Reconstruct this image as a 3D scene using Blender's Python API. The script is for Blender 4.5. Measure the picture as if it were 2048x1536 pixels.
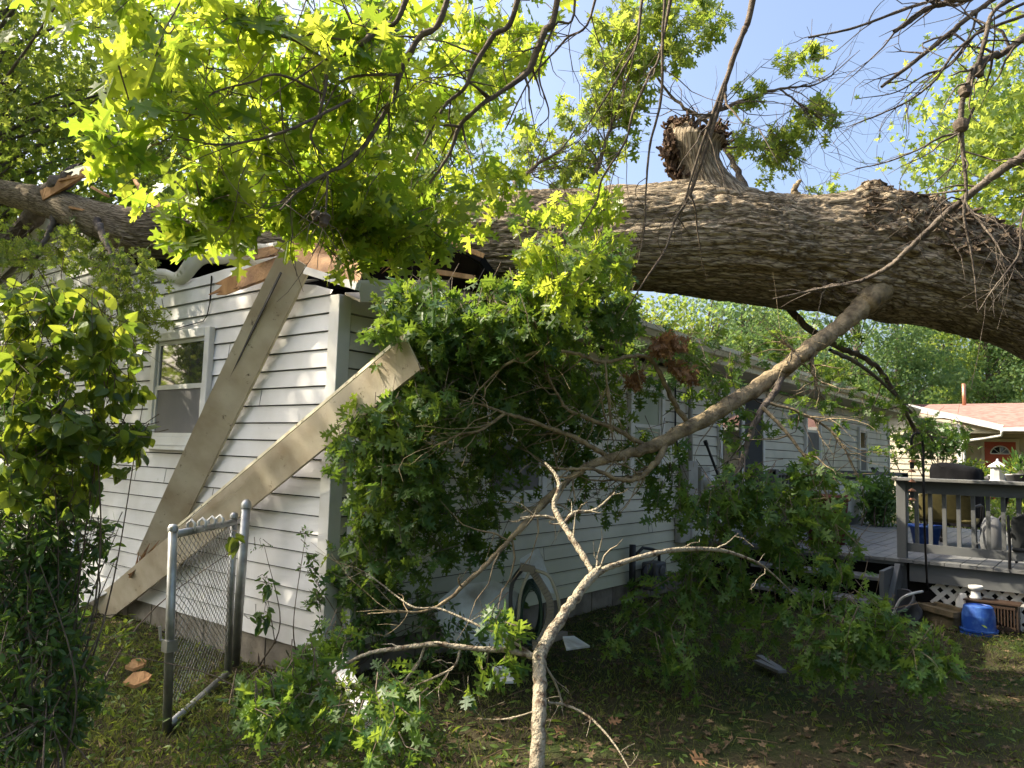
import bpy, math, random
import numpy as np
from mathutils import Vector, Matrix
random.seed(7); rng = np.random.default_rng(11)
for o in list(bpy.data.objects): bpy.data.objects.remove(o)
scn = bpy.context.scene
COL = scn.collection
# ------------------------------------------------------------------ camera
FPX = 1524.86
def nrm(v):
    v = np.asarray(v, float); return v/np.linalg.norm(v)
DX = nrm([1206, 174, FPX]); DY = nrm([-1940, 83, FPX]); UP = np.cross(DX, DY)
if UP[1] > 0: UP = -UP
R = np.array([DX, DY, UP])
CAM = np.array([-3.314, -4.148, 1.546])
cd = bpy.data.cameras.new('camera'); cam = bpy.data.objects.new('camera', cd); COL.objects.link(cam)
cd.sensor_width = 36; cd.lens = FPX/2048*36; cd.clip_start = .05; cd.clip_end = 1500
mx = Matrix.Identity(4)
cols = [R@np.array([1, 0, 0]), -(R@np.array([0, 1, 0])), -(R@np.array([0, 0, 1]))]
for j in range(3):
    for i in range(3): mx[i][j] = cols[j][i]
    mx[j][3] = CAM[j]
cam.matrix_world = mx
scn.camera = cam
def T(px, py, d):
    return CAM + (R@np.array([px-1024, py-768, FPX]))/FPX*d
def TP(px, py, axis, val):
    r = (R@np.array([px-1024, py-768, FPX])); return CAM + r*((val-CAM[axis])/r[axis])
RIGHT = R@np.array([1., 0, 0]); DOWN = R@np.array([0, 1., 0]); FWD = R@np.array([0, 0, 1.])
# ------------------------------------------------------------------ light
SAZ, SEL = math.radians(121), math.radians(43)
sdir = Vector((math.cos(SAZ)*math.cos(SEL), math.sin(SAZ)*math.cos(SEL), math.sin(SEL)))
w = bpy.data.worlds.new('World'); scn.world = w; w.use_nodes = True
nt = w.node_tree; sky = nt.nodes.new('ShaderNodeTexSky'); sky.sky_type = 'NISHITA'; sky.sun_disc = False
sky.sun_elevation = SEL; sky.sun_rotation = math.pi/2 - SAZ
sky.air_density = 1.0; sky.dust_density = 7.0; sky.ozone_density = 2.4
bg = nt.nodes['Background']; nt.links.new(sky.outputs[0], bg.inputs[0]); bg.inputs[1].default_value = .15
sl = bpy.data.lights.new('sun', 'SUN'); so = bpy.data.objects.new('sun', sl); COL.objects.link(so)
sl.energy = 3.9; sl.angle = math.radians(.6); sl.color = (1, .89, .70)
so.rotation_euler = sdir.to_track_quat('Z', 'Y').to_euler()
scn.view_settings.view_transform = 'Standard'; scn.view_settings.look = 'None'
scn.view_settings.exposure = 1.42; scn.view_settings.gamma = 1
# ------------------------------------------------------------------ helpers
def tag(o, label=None, cat=None, group=None, kind=None):
    if label: o['label'] = label
    if cat: o['category'] = cat
    if group: o['group'] = group
    if kind: o['kind'] = kind
    return o
def empty(name, loc, label, cat, group=None):
    o = bpy.data.objects.new(name, None); COL.objects.link(o); o.location = [float(c) for c in loc]
    bpy.context.view_layer.update()
    return tag(o, label, cat, group)
def link(name, me, mat, parent):
    if mat: me.materials.append(mat)
    o = bpy.data.objects.new(name, me); COL.objects.link(o)
    if parent is not None:
        o.parent = parent
        pw = Matrix.Identity(4); p = parent
        tot = Vector((0, 0, 0))
        while p is not None: tot += p.location; p = p.parent
        o.location = -tot
    return o
def rebase(o, p):   # move a mesh's origin without moving the mesh
    d = Vector([float(c) for c in p]) - o.location
    o.data.transform(Matrix.Translation(-d)); o.location = o.location + d; return o
def mk_np(name, V, loops, totals, mat, parent=None, smooth=False, uv=None):
    me = bpy.data.meshes.new(name)
    V = np.ascontiguousarray(V, np.float32); loops = np.ascontiguousarray(loops, np.int32); totals = np.ascontiguousarray(totals, np.int32)
    me.vertices.add(len(V)); me.vertices.foreach_set('co', V.ravel())
    me.loops.add(len(loops)); me.loops.foreach_set('vertex_index', loops)
    me.polygons.add(len(totals)); st = np.concatenate([[0], np.cumsum(totals)[:-1]]).astype(np.int32)
    me.polygons.foreach_set('loop_start', st); me.polygons.foreach_set('loop_total', totals)
    if uv is not None:
        l = me.uv_layers.new(name='uv'); l.data.foreach_set('uv', np.ascontiguousarray(uv, np.float32)[loops].ravel())
    me.polygons.foreach_set('use_smooth', np.full(len(totals), smooth))
    me.update(calc_edges=True); me.validate()
    return link(name, me, mat, parent)
class MB:
    def __init__(s): s.v = []; s.f = []
    def add(s, vs, fs):
        b = len(s.v); s.v += [tuple(float(c) for c in v) for v in vs]; s.f += [tuple(b+i for i in f) for f in fs]; return s
    def box(s, x0, x1, y0, y1, z0, z1):
        vs = [(x, y, z) for x in (x0, x1) for y in (y0, y1) for z in (z0, z1)]
        return s.add(vs, [(0, 1, 3, 2), (4, 6, 7, 5), (0, 4, 5, 1), (2, 3, 7, 6), (0, 2, 6, 4), (1, 5, 7, 3)])
    def bar(s, p, q, wd, th, side=None):
        p = np.array(p, float); q = np.array(q, float); d = nrm(q-p)
        if side is None: side = np.cross(d, [0, 0, 1.]) if abs(d[2]) < .95 else np.array([1., 0, 0])
        side = np.array(side, float); side = nrm(side - d*np.dot(side, d)); up = np.cross(side, d)
        vs = [e+side*a*wd/2+up*b*th/2 for e in (p, q) for a in (-1, 1) for b in (-1, 1)]
        return s.add(vs, [(0, 1, 3, 2), (4, 6, 7, 5), (0, 4, 5, 1), (2, 3, 7, 6), (0, 2, 6, 4), (1, 5, 7, 3)])
    def tube(s, pts, rad, n=8, cap=True):
        pts = np.array(pts, float); rad = np.broadcast_to(rad, len(pts))
        V = tubev(pts, rad, n); k = len(pts)
        fs = [(i*n+j, i*n+(j+1) % n, (i+1)*n+(j+1) % n, (i+1)*n+j) for i in range(k-1) for j in range(n)]
        if cap: fs += [tuple(range(n))[::-1], tuple((k-1)*n+j for j in range(n))]
        return s.add(V, fs)
    def lathe(s, c, prof, n=20, axis=(0, 0, 1)):
        c = np.array(c, float); a = nrm(axis); u = nrm(np.cross(a, [1, .3, .2])); v = np.cross(a, u)
        vs = [c+a*z+(u*math.cos(t)+v*math.sin(t))*r for r, z in prof for t in np.linspace(0, 2*math.pi, n, endpoint=False)]
        fs = [(i*n+j, i*n+(j+1) % n, (i+1)*n+(j+1) % n, (i+1)*n+j) for i in range(len(prof)-1) for j in range(n)]
        return s.add(vs, fs)
    def build(s, name, mat, parent=None, smooth=False, bevel=0):
        me = bpy.data.meshes.new(name); me.from_pydata(s.v, [], s.f)
        if smooth: me.polygons.foreach_set('use_smooth', [True]*len(me.polygons))
        me.update(); o = link(name, me, mat, parent)
        if bevel:
            m = o.modifiers.new('b', 'BEVEL'); m.width = bevel; m.segments = 2; m.limit_method = 'ANGLE'
        return o
def tubev(pts, rad, n, ref=None):
    k = len(pts); tan = np.gradient(pts, axis=0); tan /= np.linalg.norm(tan, axis=1)[:, None]+1e-9
    nv = np.cross(tan[0], [.12, .31, .94]); nv = nrm(nv); N = np.zeros((k, 3))
    for i in range(k):
        nv = nv - tan[i]*np.dot(nv, tan[i]); nv = nv/(np.linalg.norm(nv)+1e-9); N[i] = nv
    B = np.cross(tan, N); a = np.linspace(0, 2*math.pi, n, endpoint=False)
    return (pts[:, None, :] + np.asarray(rad)[:, None, None]*(N[:, None, :]*np.cos(a)[None, :, None]+B[:, None, :]*np.sin(a)[None, :, None])).reshape(-1, 3)
def smoothpath(P, m=8, jit=0.0):
    """Catmull-Rom through rows of P (any width)"""
    P = np.array(P, float); Q = np.vstack([2*P[0]-P[1], P, 2*P[-1]-P[-2]]); out = []
    for i in range(1, len(Q)-2):
        for t in np.linspace(0, 1, m, endpoint=False):
            a, b, c, d = Q[i-1], Q[i], Q[i+1], Q[i+2]
            out.append(.5*((2*b)+(-a+c)*t+(2*a-5*b+4*c-d)*t*t+(-a+3*b-3*c+d)*t**3))
    out.append(Q[-2]); out = np.array(out)
    if jit: out[1:-1, :3] += rng.normal(0, jit, (len(out)-2, 3))
    return out
# ---- material helpers
def rgb(c): return (c[0], c[1], c[2], 1)
def mat(name, c, rough=.6, spec=.4, c2=None, scale=8, detail=4, bump=0, bscale=None, metal=0, stretch=(1, 1, 1), coords='Object', lo=.35, hi=.65):
    m = bpy.data.materials.new(name); m.use_nodes = True; n = m.node_tree.nodes; L = m.node_tree.links; b = n['Principled BSDF']
    b.inputs['Base Color'].default_value = rgb(c); b.inputs['Roughness'].default_value = rough
    b.inputs['Specular IOR Level'].default_value = spec; b.inputs['Metallic'].default_value = metal
    tc = n.new('ShaderNodeTexCoord'); mp = n.new('ShaderNodeMapping'); mp.inputs['Scale'].default_value = stretch
    L.new(tc.outputs[coords], mp.inputs[0])
    if c2 is not None:
        t = n.new('ShaderNodeTexNoise'); t.inputs['Scale'].default_value = scale; t.inputs['Detail'].default_value = detail
        r = n.new('ShaderNodeValToRGB'); r.color_ramp.elements[0].position = lo; r.color_ramp.elements[1].position = hi
        r.color_ramp.elements[0].color = rgb(c); r.color_ramp.elements[1].color = rgb(c2)
        L.new(mp.outputs[0], t.inputs[0]); L.new(t.outputs[0], r.inputs[0]); L.new(r.outputs[0], b.inputs['Base Color'])
    if bump:
        t2 = n.new('ShaderNodeTexNoise'); t2.inputs['Scale'].default_value = bscale or scale*3; t2.inputs['Detail'].default_value = 6
        bp = n.new('ShaderNodeBump'); bp.inputs['Strength'].default_value = bump; bp.inputs['Distance'].default_value = .02
        L.new(mp.outputs[0], t2.inputs[0]); L.new(t2.outputs[0], bp.inputs['Height']); L.new(bp.outputs[0], b.inputs['Normal'])
    return m
def leafmat(name, d0, d1, t0, t1, fac=.45, rough=.38, spec=.5):
    m = bpy.data.materials.new(name); m.use_nodes = True; n = m.node_tree.nodes; L = m.node_tree.links; b = n['Principled BSDF']
    g = n.new('ShaderNodeNewGeometry')
    def ramp(a, c):
        r = n.new('ShaderNodeValToRGB'); r.color_ramp.elements[0].color = rgb(a); r.color_ramp.elements[1].color = rgb(c)
        L.new(g.outputs['Random Per Island'], r.inputs[0]); return r
    L.new(ramp(d0, d1).outputs[0], b.inputs['Base Color']); b.inputs['Roughness'].default_value = rough; b.inputs['Specular IOR Level'].default_value = spec
    tr = n.new('ShaderNodeBsdfTranslucent'); L.new(ramp(t0, t1).outputs[0], tr.inputs[0])
    mxn = n.new('ShaderNodeMixShader'); mxn.inputs[0].default_value = fac
    L.new(b.outputs[0], mxn.inputs[1]); L.new(tr.outputs[0], mxn.inputs[2]); L.new(mxn.outputs[0], n['Material Output'].inputs[0])
    return m
M = {}
M['siding'] = mat('siding', (.68, .68, .67), .55, .35, (.56, .55, .52), 2.2, 8, bump=.05, bscale=60)
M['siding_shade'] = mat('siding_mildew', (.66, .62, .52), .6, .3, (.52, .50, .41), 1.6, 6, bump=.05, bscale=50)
M['trim'] = mat('trim', (.66, .66, .63), .45, .4, (.58, .57, .52), 5, 5)
M['trim_dirty'] = mat('trim_dirty', (.72, .66, .47), .55, .35, (.42, .36, .24), 6, 6, lo=.42, hi=.85)
M['soffit'] = mat('soffit', (.52, .47, .37), .65, .25, (.42, .37, .28), 4, 5)
M['found'] = mat('foundation', (.22, .195, .155), .9, .2, (.13, .115, .09), 6, 6, bump=.5)
M['board'] = mat('weathered_board', (.55, .49, .37), .6, .3, (.38, .31, .21), 3.5, 12, bump=.12, bscale=90, stretch=(1, 1, 1))
M['rawwood'] = mat('raw_wood', (.58, .33, .15), .75, .2, (.38, .20, .09), 14, 6, bump=.5, bscale=60, stretch=(1, 1, .3))
M['oldwood'] = mat('old_rafter_wood', (.24, .14, .08), .8, .2, (.40, .24, .12), 9, 6, bump=.4, bscale=50)
M['dark'] = mat('felt_and_shade_black', (.012, .011, .010), .95, .05)  # near-black: felt colour, and painted shade in attic, lap gaps, under deck
M['shingle'] = mat('roof_shingle', (.07, .06, .055), .95, .1, (.13, .11, .10), 25, 5, bump=.6)
M['glass'] = mat('window_glass', (.03, .035, .035), .03, 1.0)
M['glass'].node_tree.nodes['Principled BSDF'].inputs['IOR'].default_value = 2.0
M['screen'] = mat('window_screen', (.16, .155, .15), .8, .2, (.20, .19, .18), 3, 3)
M['blind'] = mat('window_blind', (.42, .44, .34), .6, .4, (.30, .34, .24), 1.5, 3)
M['galv'] = mat('galvanised_steel', (.42, .43, .42), .42, .5, (.24, .24, .23), 9, 6, metal=.75)
M['wire'] = mat('fence_wire', (.40, .40, .38), .45, .5, (.20, .17, .13), 12, 5, metal=.6)
M['bark'] = None
M['twig'] = mat('twig_bark', (.085, .062, .045), .8, .3, (.16, .125, .09), 30, 4, bump=.3)
M['palebark'] = mat('pale_branch_bark', (.36, .31, .22), .75, .3, (.10, .065, .04), 26, 8, bump=1.0, bscale=90, lo=.50, hi=.66)
M['limbbark'] = mat('limb_bark', (.30, .235, .14), .8, .25, (.10, .075, .045), 14, 8, bump=.8, bscale=50, lo=.4, hi=.7)
M['greybark'] = mat('grey_bark', (.17, .14, .11), .85, .2, (.07, .055, .045), 9, 8, bump=1.0, bscale=40)
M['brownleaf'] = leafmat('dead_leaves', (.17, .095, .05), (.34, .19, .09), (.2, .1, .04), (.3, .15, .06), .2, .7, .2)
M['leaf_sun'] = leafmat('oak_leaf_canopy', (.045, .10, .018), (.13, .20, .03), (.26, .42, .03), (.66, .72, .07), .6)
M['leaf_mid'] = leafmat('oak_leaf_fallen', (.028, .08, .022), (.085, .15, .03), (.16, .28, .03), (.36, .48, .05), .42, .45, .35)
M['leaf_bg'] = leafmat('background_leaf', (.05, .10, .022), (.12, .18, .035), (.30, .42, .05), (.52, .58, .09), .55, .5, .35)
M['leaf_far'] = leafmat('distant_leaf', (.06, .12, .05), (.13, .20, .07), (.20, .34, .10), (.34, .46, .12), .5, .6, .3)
M['leaf_vine'] = leafmat('vine_leaf', (.04, .09, .02), (.11, .17, .035), (.16, .27, .025), (.50, .55, .05), .48)
M['leaf_bush'] = leafmat('dark_bush_leaf', (.03, .08, .022), (.075, .14, .035), (.10, .22, .03), (.26, .38, .05), .42, .4, .5)
M['grass'] = leafmat('grass_blade', (.055, .085, .02), (.13, .135, .045), (.16, .22, .03), (.3, .32, .07), .4, .6, .2)
M['weed'] = leafmat('weed_leaf', (.05, .10, .02), (.11, .17, .035), (.2, .3, .03), (.36, .42, .05), .4, .5, .3)
M['deck'] = mat('deck_paint', (.125, .13, .135), .6, .3, (.19, .19, .18), 5, 6, bump=.15, bscale=60)
M['deckdark'] = mat('deck_paint_rail', (.095, .10, .105), .6, .3, (.13, .135, .135), 3, 5)
M['lattice'] = mat('lattice_plastic', (.70, .68, .64), .5, .4, (.58, .55, .5), 6, 4)
M['blue'] = mat('blue_plastic', (.012, .06, .30), .45, .4, (.06, .15, .42), 14, 9, lo=.45, hi=.7)
M['white'] = mat('white_plastic', (.62, .62, .60), .4, .4, (.5, .49, .46), 8, 4)
M['black'] = mat('black_metal', (.012, .012, .014), .5, .4)
M['cover'] = mat('black_grill_cover', (.006, .006, .007), .85, .08, (.011, .011, .012), 5, 4, bump=.3, bscale=12)
M['brownplastic'] = mat('brown_plastic', (.05, .03, .02), .5, .4)
M['greyplastic'] = mat('grey_black_pot', (.06, .06, .065), .5, .4, (.10, .10, .10), 8, 4)
M['greysack'] = mat('grey_sack', (.10, .11, .12), .8, .2, (.15, .15, .15), 6, 4)
M['planter'] = mat('weathered_planter_wood', (.10, .085, .05), .85, .2, (.17, .13, .08), 7, 7, bump=.4, bscale=50)
M['khaki'] = mat('khaki_sling', (.09, .078, .03), .85, .15, (.07, .06, .024), 20, 4)
M['mesh'] = mat('dark_mesh_sling', (.03, .033, .035), .7, .3)
M['taupe'] = mat('taupe_plastic', (.26, .23, .18), .5, .35, (.20, .17, .13), 6, 4)
M['hose'] = mat('hose', (.32, .30, .22), .5, .4); M['hosedark'] = mat('hose_green', (.02, .045, .03), .4, .4)
M['paleply'] = mat('pale_torn_sheet', (.60, .62, .58), .7, .2, (.30, .28, .22), 4, 7, lo=.5, hi=.7)
M['copper'] = mat('copper', (.45, .22, .13), .4, .5, metal=.6)
M['nb_siding'] = mat('neighbour_siding', (.56, .50, .38), .65, .25, (.50, .45, .34), 3, 4)
M['nb_roof'] = mat('pink_shingle', (.34, .20, .165), .9, .1, (.22, .125, .105), 5, 8, bump=.4, stretch=(1, 1, 3))
M['nb_door'] = mat('red_door', (.36, .065, .025), .5, .4, (.32, .055, .02), 3, 3)
M['meter'] = mat('meter_grey', (.38, .37, .34), .5, .4, (.30, .29, .26), 6, 4)
def specks(m, col=(.10, .075, .05), sc=9, th=.66):
    n = m.node_tree.nodes; L = m.node_tree.links; b = n['Principled BSDF']; src = b.inputs['Base Color'].links[0].from_socket
    tc = n.new('ShaderNodeTexCoord'); t = n.new('ShaderNodeTexNoise'); t.inputs['Scale'].default_value = sc; t.inputs['Detail'].default_value = 10; t.inputs['Roughness'].default_value = .75
    L.new(tc.outputs['Object'], t.inputs[0]); mr = n.new('ShaderNodeMapRange'); mr.inputs['From Min'].default_value = th-.03; mr.inputs['From Max'].default_value = th+.04; L.new(t.outputs[0], mr.inputs[0])
    x = n.new('ShaderNodeMix'); x.data_type = 'RGBA'; L.new(mr.outputs[0], x.inputs[0]); L.new(src, x.inputs[6]); x.inputs[7].default_value = rgb(col); L.new(x.outputs[2], b.inputs['Base Color'])
specks(M['board'], sc=12, th=.63); specks(M['siding'], (.36, .35, .28), 5, .66); specks(M['deck'], (.07, .065, .05), 7, .60); specks(M['trim_dirty'], (.16, .13, .08), 10, .60); specks(M['lattice'], (.25, .22, .15), 8, .62)
# siding groove lines are lap gaps showing the near-black core as shade; mildew tint on the shaded wall
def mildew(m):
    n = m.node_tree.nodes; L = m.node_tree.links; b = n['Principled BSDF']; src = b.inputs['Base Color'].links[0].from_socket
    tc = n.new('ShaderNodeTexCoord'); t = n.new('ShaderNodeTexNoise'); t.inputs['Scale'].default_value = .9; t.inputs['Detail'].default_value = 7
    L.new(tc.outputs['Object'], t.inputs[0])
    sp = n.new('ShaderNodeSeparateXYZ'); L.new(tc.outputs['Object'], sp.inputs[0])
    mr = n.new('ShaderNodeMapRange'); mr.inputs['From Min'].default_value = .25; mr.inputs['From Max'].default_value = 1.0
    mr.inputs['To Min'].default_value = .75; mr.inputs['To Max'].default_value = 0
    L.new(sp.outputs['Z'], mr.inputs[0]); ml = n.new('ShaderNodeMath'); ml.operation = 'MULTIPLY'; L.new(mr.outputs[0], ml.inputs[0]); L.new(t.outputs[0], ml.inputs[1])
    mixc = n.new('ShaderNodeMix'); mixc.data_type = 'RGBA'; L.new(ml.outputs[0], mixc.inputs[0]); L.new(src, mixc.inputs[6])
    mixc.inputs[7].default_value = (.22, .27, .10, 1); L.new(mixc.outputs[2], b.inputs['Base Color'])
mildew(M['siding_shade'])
# bark of the great trunk, in metres along / around (uv)
def barkmat(name, ca, cb, cc, uvs=(1, 1)):
    m = bpy.data.materials.new(name); m.use_nodes = True; n = m.node_tree.nodes; L = m.node_tree.links; b = n['Principled BSDF']
    uv = n.new('ShaderNodeUVMap'); uv.uv_map = 'uv'
    mp = n.new('ShaderNodeMapping'); mp.inputs['Scale'].default_value = (5.0*uvs[0], 30*uvs[1], 1); L.new(uv.outputs[0], mp.inputs[0])
    ds = n.new('ShaderNodeTexNoise'); ds.inputs['Scale'].default_value = 1.3; ds.inputs['Detail'].default_value = 4; L.new(mp.outputs[0], ds.inputs[0])
    ad = n.new('ShaderNodeMix'); ad.data_type = 'RGBA'; ad.blend_type = 'LINEAR_LIGHT'; ad.inputs[0].default_value = .8; L.new(mp.outputs[0], ad.inputs[6]); L.new(ds.outputs['Color'], ad.inputs[7])
    vo = n.new('ShaderNodeTexVoronoi'); vo.feature = 'DISTANCE_TO_EDGE'; vo.inputs['Scale'].default_value = 1.15; L.new(ad.outputs[2], vo.inputs[0])
    fn = n.new('ShaderNodeTexNoise'); fn.inputs['Scale'].default_value = 5; fn.inputs['Detail'].default_value = 9; fn.inputs['Roughness'].default_value = .7; L.new(mp.outputs[0], fn.inputs[0])
    vr = n.new('ShaderNodeMapRange'); vr.inputs['From Max'].default_value = .22; vr.interpolation_type = 'SMOOTHSTEP'; L.new(vo.outputs['Distance'], vr.inputs[0])
    t = n.new('ShaderNodeMath'); t.operation = 'MULTIPLY_ADD'; t.inputs[1].default_value = .38; L.new(vr.outputs[0], t.inputs[0])
    fm = n.new('ShaderNodeMath'); fm.operation = 'MULTIPLY'; fm.inputs[1].default_value = .95; L.new(fn.outputs[0], fm.inputs[0]); L.new(fm.outputs[0], t.inputs[2])
    r = n.new('ShaderNodeValToRGB'); e = r.color_ramp.elements; e[0].position = .30; e[0].color = rgb(ca); e[1].position = .60; e[1].color = rgb(cb)
    x = e.new(.92); x.color = rgb(cc); L.new(t.outputs[0], r.inputs[0])
    t2 = n.new('ShaderNodeTexNoise'); t2.inputs['Scale'].default_value = 1.1; t2.inputs['Detail'].default_value = 3; L.new(uv.outputs[0], t2.inputs[0])
    mr = n.new('ShaderNodeMapRange'); mr.inputs['From Min'].default_value = .35; mr.inputs['From Max'].default_value = .65; mr.inputs['To Min'].default_value = .72; mr.inputs['To Max'].default_value = 1.15; L.new(t2.outputs[0], mr.inputs[0])
    mm = n.new('ShaderNodeMix'); mm.data_type = 'RGBA'; mm.blend_type = 'MULTIPLY'; mm.inputs[0].default_value = 1
    L.new(r.outputs[0], mm.inputs[6]); L.new(mr.outputs[0], mm.inputs[7]); L.new(mm.outputs[2], b.inputs['Base Color'])
    b.inputs['Roughness'].default_value = .9; b.inputs['Specular IOR Level'].default_value = .15
    bp = n.new('ShaderNodeBump'); bp.inputs['Strength'].default_value = 1; bp.inputs['Distance'].default_value = .022
    L.new(t.outputs[0], bp.inputs['Height']); L.new(bp.outputs[0], b.inputs['Normal']); return m
M['bark'] = barkmat('oak_bark', (.035, .025, .017), (.235, .185, .12), (.47, .385, .265))
M['rot'] = mat('rotten_broken_wood', (.13, .085, .055), .95, .1, (.035, .022, .015), 12, 8, bump=1, bscale=22)

# ------------------------------------------------------------------ leaf templates
HALF = [(.0, .10), (.11, .13), (.27, .09), (.21, .19), (.06, .27), (.2, .33), (.40, .28), (.35, .38), (.47, .49), (.28, .47), (.07, .54), (.16, .62), (.33, .63), (.24, .70), (.28, .83), (.13, .77), (.06, .80), (.09, .9), (0, 1)]
HEART = [(0, .12), (.12, .0), (.32, .04), (.46, .22), (.44, .45), (.30, .68), (.12, .88), (0, 1)]
OVAL = [(0, .0), (.14, .2), (.2, .45), (.13, .75), (0, 1)]
STAR = [(0, .0), (.10, .22), (.36, .2), (.16, .42), (.40, .62), (.12, .66), (0, 1)]
def tmpl(half, fold=.25, bend=-.12):
    k = len(half)
    R_ = [(x, y, fold*abs(x)+bend*y*y) for x, y in half]
    inner = half[1:-1]
    Lf = [(-x, y, fold*abs(x)+bend*y*y) for x, y in inner]
    V = np.array(R_+Lf)
    f1 = list(range(k)); f2 = [0]+[k+i for i in range(len(inner))]+[k-1]; f2 = f2[::-1]
    return V, [f1, f2]
TM = {'oak': tmpl(HALF), 'heart': tmpl(HEART, .2, -.2), 'oval': tmpl(OVAL, .3, -.2), 'star': tmpl(STAR, .25, -.15)}
def unit(a): return a/(np.linalg.norm(a, axis=-1, keepdims=True)+1e-9)
def leafgeo(kind, P, D, Nn, S):
    V, F = TM[kind]; N = len(P); k = len(V)
    D = unit(D); X = unit(np.cross(D, Nn)); Z = np.cross(X, D)
    sx = S*rng.uniform(.8, 1.15, N)
    bend = rng.uniform(-.3, 1.8, N); fold = rng.uniform(-.4, 1.6, N)
    zz = fold[:, None]*.25*np.abs(V[None, :, 0]) - bend[:, None]*.16*V[None, :, 1]**2
    W = P[:, None, :] + X[:, None, :]*(V[None, :, 0]*sx[:, None])[..., None] + D[:, None, :]*(V[None, :, 1]*S[:, None])[..., None] + Z[:, None, :]*(zz*S[:, None])[..., None]
    base = (np.arange(N)*k)[:, None]; flat = np.concatenate([np.array(f) for f in F])
    loops = (base+flat[None, :]).ravel(); tot = np.tile([len(f) for f in F], N)
    return W.reshape(-1, 3), loops, tot
def join(parts):
    Vs, Ls, Ts, o = [], [], [], 0
    for V, L, t in parts:
        Vs.append(V); Ls.append(L+o); Ts.append(t); o += len(V)
    return np.vstack(Vs), np.concatenate(Ls), np.concatenate(Ts)
def tubegeo(pts, rad, n=3):
    V = tubev(np.asarray(pts, float), np.broadcast_to(rad, len(pts)), n); k = len(pts)
    i, j = np.meshgrid(np.arange(k-1), np.arange(n), indexing='ij'); jn = (j+1) % n
    F = np.stack([i*n+j, i*n+jn, (i+1)*n+jn, (i+1)*n+j], -1).reshape(-1)
    return V, F, np.full((k-1)*n, 4)
def twig_cluster(P, n, size, spread=.6, upb=.35, droop=.3, nl=(5, 8), kind='oak', tl=.22, anchor=None):
    """P (n,3) twig tips -> leaf arrays and twig tube parts"""
    LP, LD, LN, LS, tw = [], [], [], [], []
    for p in P:
        d = rng.normal(0, 1, 3)
        if anchor is not None: d = d*.6 + unit(p-anchor)*1.2
        d[2] -= droop; d = nrm(d); l = tl*rng.uniform(.6, 1.3); s = p-d*l
        mid = (s+p)/2+rng.normal(0, .02, 3); tw.append(tubegeo([s, mid, p], [.0028, .002, .001], 3))
        for _ in range(rng.integers(*nl)):
            t = rng.uniform(.35, 1) ; q = s+(p-s)*t
            ld = d*rng.uniform(.2, 1)+rng.normal(0, spread, 3); ld[2] -= droop*.8
            nn = rng.normal(0, .7, 3); nn[2] += upb*1.6
            st = .02+.25*size*rng.random()
            LP.append(q+nrm(ld)*st*.4); LD.append(ld); LN.append(nn); LS.append(size*rng.uniform(.65, 1.2))
    return (np.array(LP), np.array(LD), np.array(LN), np.array(LS)), tw
def cluster_pts(px, py, d, rx, ry, dd, n):
    """n points of an ellipsoidal clump whose middle is seen at px,py at depth d"""
    c = T(px, py, d); u = rng.normal(0, 1, (n, 3)); u = unit(u)*rng.random((n, 1))**.42
    s = d/FPX
    return c + u[:, :1]*rx*s*RIGHT + u[:, 1:2]*ry*s*DOWN + u[:, 2:]*dd*FWD
def foliage(name, regs, matn, parent, kind='oak', twname='twigs', **kw):
    parts, tws = [], []
    for (px, py, d, rx, ry, dd, n, size) in regs:
        P = cluster_pts(px, py, d, rx, ry, dd, n)
        if kw.get('zmin') is not None: P = P[P[:, 2] > kw['zmin']]
        if not len(P): continue
        k2 = {k: v for k, v in kw.items() if k != 'zmin'}
        (a, b, c, s), tw = twig_cluster(P, n, size, kind=kind, anchor=T(px, py-ry*.8, d), **k2)
        parts.append(leafgeo(kind, a, b, c, s)); tws += tw
    V, L, t = join(parts); o = mk_np(name, V, L, t, matn, parent)
    if twname: V, L, t = join(tws); mk_np(twname, V, L, t, M['twig'], parent)
    return o
def branch(name, path, m, parent, n=8, jit=.004, sub=7, label=None, twigs=0, tl=.35, knots=False):
    """path rows: px, py, depth, radius"""
    P = smoothpath([(*T(a, b, c), r) for a, b, c, r in path], sub); q = P[:, :3].copy()
    q[1:-1] += rng.normal(0, jit, (len(q)-2, 3))*np.clip(P[1:-1, 3:4]*60, .4, 2)
    rad = P[:, 3]*(1+np.where(P[:, 3] > .02, .025, .07)*rng.normal(0, 1, len(P))); rad = np.maximum(rad, .0012)
    parts = [tubegeo(q, rad, n)]
    for _ in range(twigs):
        i = rng.integers(max(1, len(q)//5), len(q)-1); d = nrm(unit(q[i]-q[i-1])+rng.normal(0, .75, 3)); r0 = min(rad[i]*.55, .007); L0 = tl*rng.uniform(.4, 1.3)
        pp = [q[i]]
        for k in range(5): d = nrm(d+rng.normal(0, .22, 3)); pp.append(pp[-1]+d*L0/5)
        parts.append(tubegeo(pp, np.linspace(r0, .001, 6), 4))
        if rng.random() < .6:
            j = rng.integers(1, 5); d2 = nrm(d+rng.normal(0, .8, 3)); parts.append(tubegeo([pp[j], pp[j]+d2*L0*.25, pp[j]+d2*L0*.5+rng.normal(0, .02, 3)], [r0*.5, r0*.35, .001], 3))
    V, L, t = join(parts); o = mk_np(name, V, L, t, m, parent, smooth=True)
    if label: o['label'] = label
    return o, q

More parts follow.
